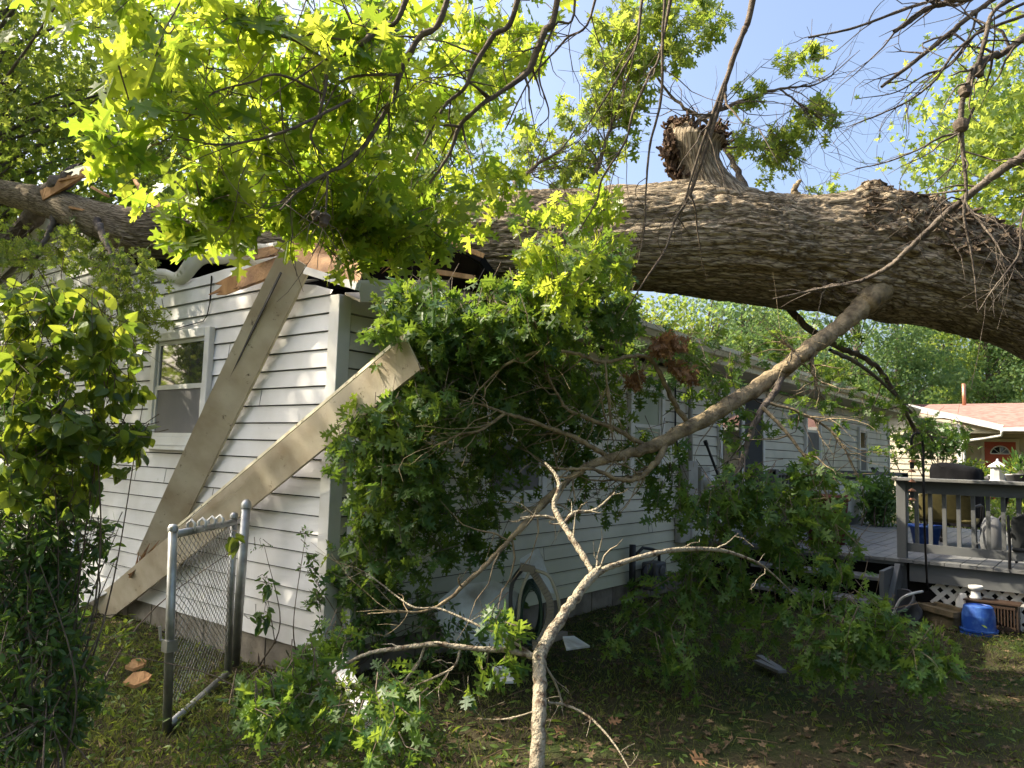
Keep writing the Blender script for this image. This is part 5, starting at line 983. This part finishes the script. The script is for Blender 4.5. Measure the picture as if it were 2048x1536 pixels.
OB = [
 [(960, -450, 2.7, .022), (894, 0, 2.7, .012), (838, 75, 2.7, .0115), (803, 140, 2.7, .011), (788, 190, 2.7, .010), (768, 228, 2.7, .009), (728, 292, 2.65, .008), (690, 330, 2.6, .007), (655, 345, 2.55, .005), (600, 375, 2.5, .004), (560, 405, 2.45, .002)],
 [(1100, -450, 3.0, .022), (1035, 0, 3.0, .012), (986, 72, 3.0, .0105), (946, 137, 3.0, .010), (928, 178, 3.0, .008), (890, 210, 3.0, .007), (860, 265, 3.0, .005), (830, 320, 3.0, .003)],
 [(1180, -460, 3.2, .025), (1115, 0, 3.2, .015), (1090, 60, 3.2, .015), (1072, 105, 3.2, .015), (1055, 145, 3.2, .013), (1000, 185, 3.15, .010), (960, 212, 3.1, .0095), (919, 253, 3.1, .009), (902, 301, 3.1, .007), (870, 352, 3.05, .006), (820, 420, 3, .005), (765, 486, 2.95, .003)],
 [(900, -430, 2.6, .02), (812, 0, 2.6, .010), (760, 50, 2.6, .010), (733, 79, 2.55, .010), (690, 105, 2.5, .009), (658, 130, 2.45, .008), (650, 180, 2.4, .006), (638, 230, 2.4, .005), (622, 275, 2.4, .004), (645, 310, 2.4, .002)],
 [(658, 130, 2.45, .006), (600, 85, 2.4, .0055), (540, 65, 2.35, .004), (480, 45, 2.3, .003), (430, 30, 2.25, .002)],
 [(650, 190, 2.4, .004), (560, 150, 2.3, .004), (500, 165, 2.25, .003), (430, 185, 2.2, .003), (370, 240, 2.15, .002)],
 [(700, 200, 2.5, .005), (600, 250, 2.3, .005), (530, 275, 2.25, .004), (460, 288, 2.2, .0035), (410, 287, 2.15, .003), (355, 273, 2.1, .0018)],
 [(655, 345, 2.5, .005), (600, 380, 2.4, .004), (560, 420, 2.3, .003)],
 [(655, 348, 2.5, .004), (652, 420, 2.45, .003), (648, 450, 2.4, .002)],
 [(800, 150, 2.7, .006), (740, 150, 2.6, .005), (680, 165, 2.5, .004), (640, 240, 2.4, .002)],
 [(919, 253, 3.1, .006), (860, 246, 3.0, .005), (800, 232, 2.95, .003), (780, 225, 2.9, .002)],
 [(1340, -470, 3.6, .02), (1284, 0, 3.6, .007), (1274, 85, 3.6, .006), (1245, 140, 3.6, .0055), (1216, 188, 3.6, .005), (1165, 267, 3.6, .003)],
 [(1420, -470, 3.7, .02), (1330, 60, 3.7, .007), (1300, 147, 3.7, .0065), (1267, 222, 3.7, .006), (1250, 284, 3.7, .0055), (1205, 356, 3.7, .005), (1192, 404, 3.7, .004), (1147, 479, 3.7, .0025)],
 [(1600, -480, 3.4, .025), (1505, 0, 3.4, .014), (1488, 60, 3.4, .0135), (1462, 130, 3.4, .012), (1442, 200, 3.4, .011), (1420, 270, 3.4, .010), (1395, 345, 3.4, .009), (1375, 400, 3.4, .008), (1350, 440, 3.4, .006), (1330, 500, 3.35, .005), (1290, 560, 3.3, .004), (1240, 640, 3.3, .002)],
 [(1462, 130, 3.4, .008), (1425, 230, 3.4, .008), (1400, 300, 3.4, .006), (1370, 400, 3.4, .004), (1358, 450, 3.4, .002)],
 [(1370, -470, 3.2, .015), (1330, 0, 3.2, .006), (1325, 90, 3.2, .006), (1322, 200, 3.2, .0055), (1300, 290, 3.2, .005), (1292, 380, 3.2, .004), (1288, 460, 3.2, .0035), (1275, 530, 3.2, .002)],
 [(1120, -450, 3.2, .012), (1150, 0, 3.2, .006), (1110, 50, 3.2, .005), (1078, 145, 3.2, .0045), (1098, 225, 3.2, .003), (1075, 255, 3.2, .002)],
 [(1240, -450, 3.3, .015), (1190, 0, 3.3, .006), (1130, 80, 3.3, .005), (1060, 160, 3.3, .004), (1010, 260, 3.3, .003)],
 # right-hand bare limbs
 [(2700, -200, 3.2, .05), (2350, 60, 3.3, .034), (2120, 235, 3.4, .028), (2048, 310, 3.45, .025), (2000, 342, 3.5, .022), (1925, 400, 3.55, .018), (1870, 448, 3.6, .016), (1815, 500, 3.65, .0145), (1780, 532, 3.7, .013), (1720, 562, 3.75, .011), (1640, 578, 3.8, .008), (1545, 598, 3.85, .004)],
 [(2250, -350, 3.1, .03), (2080, -60, 3.1, .018), (1990, 20, 3.1, .010), (1975, 60, 3.1, .010), (1962, 110, 3.1, .010), (1948, 150, 3.1, .0105), (1930, 180, 3.1, .012), (1922, 235, 3.1, .011), (1925, 290, 3.1, .009), (1933, 380, 3.1, .007), (1928, 430, 3.1, .0065), (1945, 520, 3.1, .004), (1955, 620, 3.1, .002)],
 [(2500, -300, 3.0, .035), (2048, 75, 3.15, .018), (1990, 108, 3.15, .015), (1950, 135, 3.1, .014), (1935, 175, 3.1, .012)],
 [(2300, -350, 3.3, .025), (1990, -40, 3.3, .014), (1906, 2, 3.3, .013), (1860, 15, 3.3, .0125), (1815, 45, 3.3, .012), (1788, 64, 3.3, .009)],
 [(2200, -350, 3.4, .02), (1960, -20, 3.4, .009), (1862, 2, 3.4, .0075), (1800, 22, 3.4, .007), (1710, 55, 3.4, .006), (1617, 75, 3.4, .005)],
 [(2300, -300, 3.3, .03), (2060, -60, 3.3, .016), (1970, 10, 3.3, .0135), (1930, 40, 3.3, .0125), (1893, 72, 3.3, .012), (1830, 122, 3.3, .010), (1763, 174, 3.3, .008)],
 [(2080, 20, 3.2, .008), (1970, 60, 3.2, .007), (1938, 80, 3.2, .007), (1905, 110, 3.2, .0065), (1870, 160, 3.2, .0055), (1820, 200, 3.2, .005), (1761, 228, 3.2, .004), (1694, 254, 3.2, .002)],
 [(2200, -50, 3.3, .012), (2040, 10, 3.3, .008), (1960, 60, 3.3, .007), (1900, 130, 3.3, .006), (1850, 150, 3.3, .005), (1790, 185, 3.3, .003), (1710, 198, 3.3, .0015)],
 [(1948, 215, 3.1, .006), (1925, 260, 3.1, .006), (1880, 275, 3.1, .005), (1835, 300, 3.1, .004), (1770, 325, 3.1, .0035), (1710, 338, 3.1, .002)],
 [(1930, 380, 3.1, .006), (1860, 388, 3.2, .004), (1800, 388, 3.2, .003), (1760, 380, 3.2, .0015)],
 [(2120, 300, 3.0, .02), (2048, 420, 3.0, .006), (2040, 500, 3.0, .005), (2020, 535, 3.0, .004), (1985, 580, 3.0, .003), (1955, 625, 3.0, .0015)],
 [(1925, 400, 3.5, .008), (1965, 450, 3.4, .006), (2000, 500, 3.3, .004), (2012, 560, 3.3, .002)],
]
for k, s_ in enumerate(OB): branch('twig', [(a, b_, c, r_*(1.0 if k < 18 else .9)) for a, b_, c, r_ in s_], TW if k < 18 else M['greybark'], oo, 8, twigs=(9 if k < 18 else 9), tl=.32, jit=.0012)
for (px, py, r) in ((1958, 142, .022), (1930, 181, .026), (1922, 250, .026), (648, 440, .02), (632, 432, .015)):
    c = T(px, py, 3.1 if px > 1000 else 2.4); V = unit(rng.normal(0, 1, (60, 3)))
    b = MB(); prof = [(r*math.sin(t)*rng.uniform(.7, 1.25), -1.3*r*math.cos(t)) for t in np.linspace(.05, math.pi-.05, 9)]; b.lathe(c, prof, 11, (.2, .1, 1)); b.build('gall', M['twig'], oo)
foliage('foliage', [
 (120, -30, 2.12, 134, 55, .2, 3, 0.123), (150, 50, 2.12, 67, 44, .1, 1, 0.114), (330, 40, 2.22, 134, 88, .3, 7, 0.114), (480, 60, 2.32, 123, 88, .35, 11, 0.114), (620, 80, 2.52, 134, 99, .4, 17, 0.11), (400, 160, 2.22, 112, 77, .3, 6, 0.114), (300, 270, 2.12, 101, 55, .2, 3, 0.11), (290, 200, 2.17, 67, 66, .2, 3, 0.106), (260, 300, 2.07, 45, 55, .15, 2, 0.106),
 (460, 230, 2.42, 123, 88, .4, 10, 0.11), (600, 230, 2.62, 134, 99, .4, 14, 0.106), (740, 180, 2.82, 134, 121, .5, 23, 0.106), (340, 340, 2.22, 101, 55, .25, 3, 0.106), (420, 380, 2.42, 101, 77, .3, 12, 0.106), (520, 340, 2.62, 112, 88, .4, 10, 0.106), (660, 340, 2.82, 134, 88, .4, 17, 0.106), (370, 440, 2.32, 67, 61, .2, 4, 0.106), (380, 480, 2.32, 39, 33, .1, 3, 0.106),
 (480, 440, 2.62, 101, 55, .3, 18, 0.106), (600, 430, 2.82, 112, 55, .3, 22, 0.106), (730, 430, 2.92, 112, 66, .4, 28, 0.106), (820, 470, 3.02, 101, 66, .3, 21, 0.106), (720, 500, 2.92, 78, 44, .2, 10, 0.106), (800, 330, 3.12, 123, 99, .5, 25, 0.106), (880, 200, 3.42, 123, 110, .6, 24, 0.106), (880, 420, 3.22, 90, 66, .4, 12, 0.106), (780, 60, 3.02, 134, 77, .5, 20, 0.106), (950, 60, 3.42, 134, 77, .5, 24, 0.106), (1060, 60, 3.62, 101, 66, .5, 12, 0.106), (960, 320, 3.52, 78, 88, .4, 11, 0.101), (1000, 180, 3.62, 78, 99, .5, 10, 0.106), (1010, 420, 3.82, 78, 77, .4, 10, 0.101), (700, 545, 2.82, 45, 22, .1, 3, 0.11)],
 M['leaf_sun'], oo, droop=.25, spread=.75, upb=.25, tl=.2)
# lit sprays hanging from it over the trunk
foliage('foliage', [(1210, 540, 4.3, 60, 70, .3, 16, .12), (1190, 430, 4.2, 60, 80, .3, 9, .11), (1090, 530, 4.4, 60, 50, .3, 14, .11), (1120, 600, 4.4, 60, 60, .3, 14, .115), (1120, 450, 4.3, 70, 50, .3, 10, .11)], M['leaf_sun'], oo, droop=.3, spread=.75, upb=.25, tl=.25)

# ------------------------------------------------------------------ vine, bushes on the left
def stems(parent, roots, tips, m, r=.006, n=5):
    parts = []
    for a, c in zip(roots, tips):
        a = np.array(a); c = np.array(c); mid = (a+c)/2+rng.normal(0, .12, 3); P = smoothpath([a, mid, c], 6); parts.append(tubegeo(P, np.linspace(r, r*.3, len(P)), n))
    V, L, t = join(parts); return mk_np('stem', V, L, t, m, parent, True)
def bush(name, label, cat, regs, mt, kind, base_, group=None, nst=12, **kw):
    e = empty(name, base_, label, cat, group); foliage('foliage', regs, mt, e, kind=kind, **kw)
    tips = [cluster_pts(*r[:6], 1)[0] for r in regs for _ in range(max(1, nst//len(regs)))]; stems(e, [np.array(base_)+rng.normal(0, .08, 3)*[1, 1, 0] for _ in tips], tips, M['twig']); return e
bush('heart_leaf_vine', 'yellow green heart leaved vine and sapling filling the left edge before the gable', 'vine', [(60, 640, 3.3, 90, 50, .3, 19, 0.068), (180, 690, 3.3, 90, 75, .3, 27, 0.068), (60, 760, 3.2, 90, 88, .3, 35, 0.068), (220, 790, 3.4, 70, 62, .3, 19, 0.064), (120, 880, 3.2, 130, 75, .3, 46, 0.068), (260, 900, 3.4, 60, 50, .25, 16, 0.068), (140, 610, 3.4, 80, 25, .2, 8, 0.072), (180, 990, 3.4, 40, 75, .2, 12, 0.064), (40, 960, 3.1, 70, 88, .3, 30, 0.064), (475, 1085, 4.9, 18, 8, .03, 1, .1)], M['leaf_vine'], 'heart', tuple(at0(60, 1600)*[1, 1, 0]), droop=.45, spread=.6, upb=.3, tl=.2)
bush('dark_bush', 'dense dark green bush in the shaded lower left corner', 'bush', [(40, 830, 3.6, 90, 100, .3, 90, .055), (90, 1000, 3.5, 90, 90, .35, 110, .055), (30, 1150, 3.2, 100, 120, .35, 150, .055), (60, 1330, 3.1, 100, 130, .35, 170, .05), (120, 1180, 3.4, 60, 100, .3, 70, .055), (20, 1480, 2.9, 120, 80, .35, 110, .05), (130, 1440, 3.2, 60, 70, .3, 60, .05), (-120, 1100, 3.2, 100, 300, .4, 160, .055), (200, 1090, 3.6, 30, 60, .2, 14, .05)], M['leaf_bush'], 'oval', tuple(at0(40, 1700)*[1, 1, 0]), droop=.1, spread=.8, upb=.4, tl=.16, nl=(7, 12), nst=30)
bush('lit_ground_shrub', 'bright leafy ground plant under the left foreground in a sun patch', 'plant', [(230, 1290, 4.0, 40, 40, .2, 12, .05), (440, 1500, 3.2, 90, 30, .3, 40, .04), (620, 1470, 3.1, 110, 50, .3, 60, .04), (500, 1440, 3.4, 60, 30, .2, 22, .04), (800, 1490, 3.0, 150, 50, .3, 80, .04), (700, 1400, 3.4, 60, 40, .2, 30, .045), (560, 1370, 3.9, 60, 40, .2, 24, .05)], M['weed'], 'oval', tuple(at0(600, 1500)), droop=-.2, spread=.9, upb=.8, tl=.1, zmin=.01)
bush('wall_ivy', 'dark leafy creeper growing up the side wall just right of the house corner', 'creeper', [(700, 1180, 5.1, 40, 50, .15, 28, .07), (760, 1210, 5.2, 60, 60, .15, 40, .07), (730, 1270, 5.0, 60, 40, .2, 34, .07), (690, 1100, 5.2, 15, 50, .1, 8, .06), (900, 1290, 5.0, 100, 50, .2, 44, .06), (860, 1230, 5.2, 60, 60, .2, 28, .06), (1010, 1200, 5.6, 40, 40, .1, 12, .06)], M['leaf_bush'], 'oval', tuple(at0(720, 1340)), droop=0, spread=.8, upb=.3, tl=.12)
bush('corner_weed', 'thin upright leafy weed climbing the corner trim of the gable', 'weed', [(612, 1080, 4.8, 10, 30, .03, 4, .035), (622, 1140, 4.8, 18, 30, .04, 10, .04), (632, 1200, 4.8, 20, 40, .05, 16, .045), (640, 1260, 4.8, 16, 40, .05, 10, .045)], M['leaf_bush'], 'oval', tuple(at0(632, 1345)), droop=-.3, spread=.7, upb=.3, tl=.06, nst=4)
bush('tall_weed', 'wispy tall weed standing between the gate post and the house corner', 'weed', [(525, 1100, 4.9, 25, 30, .05, 3, .02), (530, 1180, 4.9, 20, 40, .05, 5, .06), (528, 1240, 4.9, 20, 30, .05, 6, .07)], M['leaf_bush'], 'oval', tuple(at0(520, 1330)), droop=.3, spread=.4, upb=.2, tl=.08, nst=3)
for (px, py, sz, lb) in ((1380, 1520, .11, 'orange brown dead oak leaf lying on the grass at the bottom edge'), (1215, 1385+60, .09, 'curled tan dead leaf on the grass right of the forked branch'), (1108, 1462, .08, 'tan dead leaf beside the foot of the forked branch')):
    p = at0(px, py, .03); D = np.array([RIGHT+FWD*.3]); V, L, t = leafgeo('oak', p[None], D, np.array([[0, 0, 1.]])-FWD*.5, np.array([sz])); tag(rebase(mk_np('dead_leaf', V, L, t, M['brownleaf']), p), lb, 'leaf', 'single dead leaves on the grass')

# ------------------------------------------------------------------ background trees
def bgtree(px, d, H, cr, label, mt='leaf_bg', n=6000, size=.16, z0=1.2, rx=None, kind='star', group='trees behind the houses', clumps=75, name='tree'):
    bx, by = (px if isinstance(px, tuple) else T(px, 900, d)[:2]); e = empty(name, (bx, by, 0), label, 'tree', group)
    P = smoothpath([(bx, by, -.2, H*.022), (bx+rng.normal(0, .2), by+rng.normal(0, .2), H*.35, H*.017), (bx+rng.normal(0, .3), by+rng.normal(0, .3), H*.7, H*.009), (bx, by, H*.95, .02)], 6)
    V, L, t = tubegeo(P[:, :3], P[:, 3], 10); mk_np('trunk', V, L, t, M['greybark'], e, True)
    u = unit(rng.normal(0, 1, (clumps, 3)))*rng.random((clumps, 1))**.38; zc = (H+z0)/2; C = np.array([bx, by, zc])+u*[cr, cr, (H-z0)/2]
    parts = []
    for c in C:
        k = rng.integers(2, len(P)); zz = min(c[2]*.75, H*.9); a = np.array([np.interp(zz, P[:, 2], P[:, i]) for i in range(3)]); mid = (a+c)/2+[0, 0, .25]+rng.normal(0, .15, 3); parts.append(tubegeo(smoothpath([a, mid, c], 4), np.linspace(.022+H*.0012, .005, 9), 5))
    V, L, t = join(parts); mk_np('limbs', V, L, t, M['greybark'], e, True)
    ci = rng.integers(0, clumps, n); rr_ = cr*.30*rng.uniform(.6, 1.3, clumps)[ci]; Pp = C[ci]+rng.normal(0, 1, (n, 3))*[1, 1, .55]*rr_[:, None]*.62; Pp[:, 2] = np.maximum(Pp[:, 2], .3)
    D = rng.normal(0, 1, (n, 3)); D[:, 2] -= .5; Nn = rng.normal(0, .8, (n, 3)); Nn[:, 2] += .7
    V, L, t = leafgeo(kind, Pp, D, Nn, size*rng.uniform(.7, 1.3, n)); mk_np('crown', V, L, t, M[mt], e)
    return e
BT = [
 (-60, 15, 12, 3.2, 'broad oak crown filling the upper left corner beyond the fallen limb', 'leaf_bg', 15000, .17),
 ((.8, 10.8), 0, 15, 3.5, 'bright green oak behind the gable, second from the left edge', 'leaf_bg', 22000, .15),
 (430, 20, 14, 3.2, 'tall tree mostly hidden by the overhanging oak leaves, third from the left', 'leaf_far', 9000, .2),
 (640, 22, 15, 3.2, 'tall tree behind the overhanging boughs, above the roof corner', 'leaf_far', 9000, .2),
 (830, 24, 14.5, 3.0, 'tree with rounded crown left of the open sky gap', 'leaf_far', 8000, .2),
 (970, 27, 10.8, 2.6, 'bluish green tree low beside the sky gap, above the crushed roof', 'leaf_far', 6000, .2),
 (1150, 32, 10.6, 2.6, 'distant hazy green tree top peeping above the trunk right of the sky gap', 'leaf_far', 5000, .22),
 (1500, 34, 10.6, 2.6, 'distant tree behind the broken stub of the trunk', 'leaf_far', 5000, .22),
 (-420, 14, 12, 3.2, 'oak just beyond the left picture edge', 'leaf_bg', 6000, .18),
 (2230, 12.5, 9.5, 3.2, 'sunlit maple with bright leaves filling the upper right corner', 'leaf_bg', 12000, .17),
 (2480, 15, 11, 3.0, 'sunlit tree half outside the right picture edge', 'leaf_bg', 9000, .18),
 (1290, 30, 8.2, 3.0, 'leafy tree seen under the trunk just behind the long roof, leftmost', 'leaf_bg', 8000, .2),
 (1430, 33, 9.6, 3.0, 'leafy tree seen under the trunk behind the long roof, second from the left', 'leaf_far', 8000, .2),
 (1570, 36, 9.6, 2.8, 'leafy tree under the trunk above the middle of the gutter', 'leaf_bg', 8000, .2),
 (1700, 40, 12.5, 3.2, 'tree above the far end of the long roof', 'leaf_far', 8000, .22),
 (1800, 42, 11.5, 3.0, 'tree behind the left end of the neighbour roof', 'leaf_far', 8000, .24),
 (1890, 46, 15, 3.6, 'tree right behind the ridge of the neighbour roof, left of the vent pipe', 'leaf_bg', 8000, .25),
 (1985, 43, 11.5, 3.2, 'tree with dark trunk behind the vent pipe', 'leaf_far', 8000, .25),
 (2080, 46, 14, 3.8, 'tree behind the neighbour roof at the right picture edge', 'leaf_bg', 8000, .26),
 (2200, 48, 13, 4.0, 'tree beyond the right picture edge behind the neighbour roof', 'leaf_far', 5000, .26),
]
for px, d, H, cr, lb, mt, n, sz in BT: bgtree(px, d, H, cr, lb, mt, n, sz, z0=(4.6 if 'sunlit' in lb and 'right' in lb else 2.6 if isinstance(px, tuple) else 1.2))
for xy, H, cr, lb in (((-3.1, 6.6), 9.4, 2.5, 'oak left of the gable, outside the picture, shading the siding'), ((-13, -3), 11, 4, 'tree behind the viewer, mirrored in the gable window'), ((-7.5, 15), 11, 4, 'tree far left of the gable, mirrored in its window'), ((-14, 4), 11, 4, 'tree behind the viewer to the left'), ((-12, -11), 11, 4, 'tree behind the viewer to the right'),
                      ((2, -16), 11, 4, 'tree at the right hand yard boundary, mirrored in the glass door'), ((10, -17), 11, 4, 'tree at the yard boundary farther along')): bgtree(xy, 0, H, cr, lb, 'leaf_bg', 3500, .26, z0=(3. if H < 10 else .8), group='trees round the yard')
def wood():
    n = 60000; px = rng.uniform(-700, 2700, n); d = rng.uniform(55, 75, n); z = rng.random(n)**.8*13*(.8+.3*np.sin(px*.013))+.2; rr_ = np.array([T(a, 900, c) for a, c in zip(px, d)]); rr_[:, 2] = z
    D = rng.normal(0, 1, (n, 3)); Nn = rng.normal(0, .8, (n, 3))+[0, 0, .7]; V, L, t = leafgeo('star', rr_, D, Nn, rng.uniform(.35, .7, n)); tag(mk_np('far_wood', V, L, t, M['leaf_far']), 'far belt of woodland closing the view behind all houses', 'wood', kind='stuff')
wood()
# small weeping bush before the neighbour's wall, yellow bush by the red door, dark shrub at the house end
def shrub(px, py, d, rx, ry, n, size, label, mt, kind='oval', name='shrub', z=None, group=None):
    c = T(px, py, d); e = empty(name, (c[0], c[1], 0), label, 'shrub', group); s = d/FPX
    P = c+unit(rng.normal(0, 1, (n, 3)))*rng.random((n, 1))**.4*[rx*s, rx*s, ry*s]*(1+.25*rng.normal(0, 1, (n, 1))); P[:, 2] = np.maximum(P[:, 2], .1)
    V, L, t = leafgeo(kind, P, rng.normal(0, 1, (n, 3))-[0, 0, .6], rng.normal(0, .7, (n, 3))+[0, 0, .8], size*rng.uniform(.7, 1.3, n)); mk_np('foliage', V, L, t, M[mt], e)
    stems(e, [(c[0], c[1], 0)]*9, P[:9], M['twig'], .02, 6)
shrub(1865, 880, 14, 62, 34, 1400, .10, 'round headed dark shrub standing before the beige gable wall', 'leaf_bush', 'star')
shrub(1975, 955, 18, 40, 26, 900, .12, 'bright yellow green shrub below the red door', 'leaf_vine')
shrub(1940, 935, 17, 20, 16, 400, .10, 'small yellow shrub behind the covered grill', 'leaf_vine')
shrub(1760, 1000, 12.0, 40, 55, 1800, .08, 'dark green shrub at the back edge of the deck left of the corner post', 'leaf_bush')
shrub(1900, 1010, 16, 120, 40, 1500, .12, 'low green hedge behind the deck chairs', 'leaf_bg')
shrub(2060, 1000, 18, 90, 50, 1500, .12, 'sunlit shrub beyond the table at the right picture edge', 'leaf_vine')
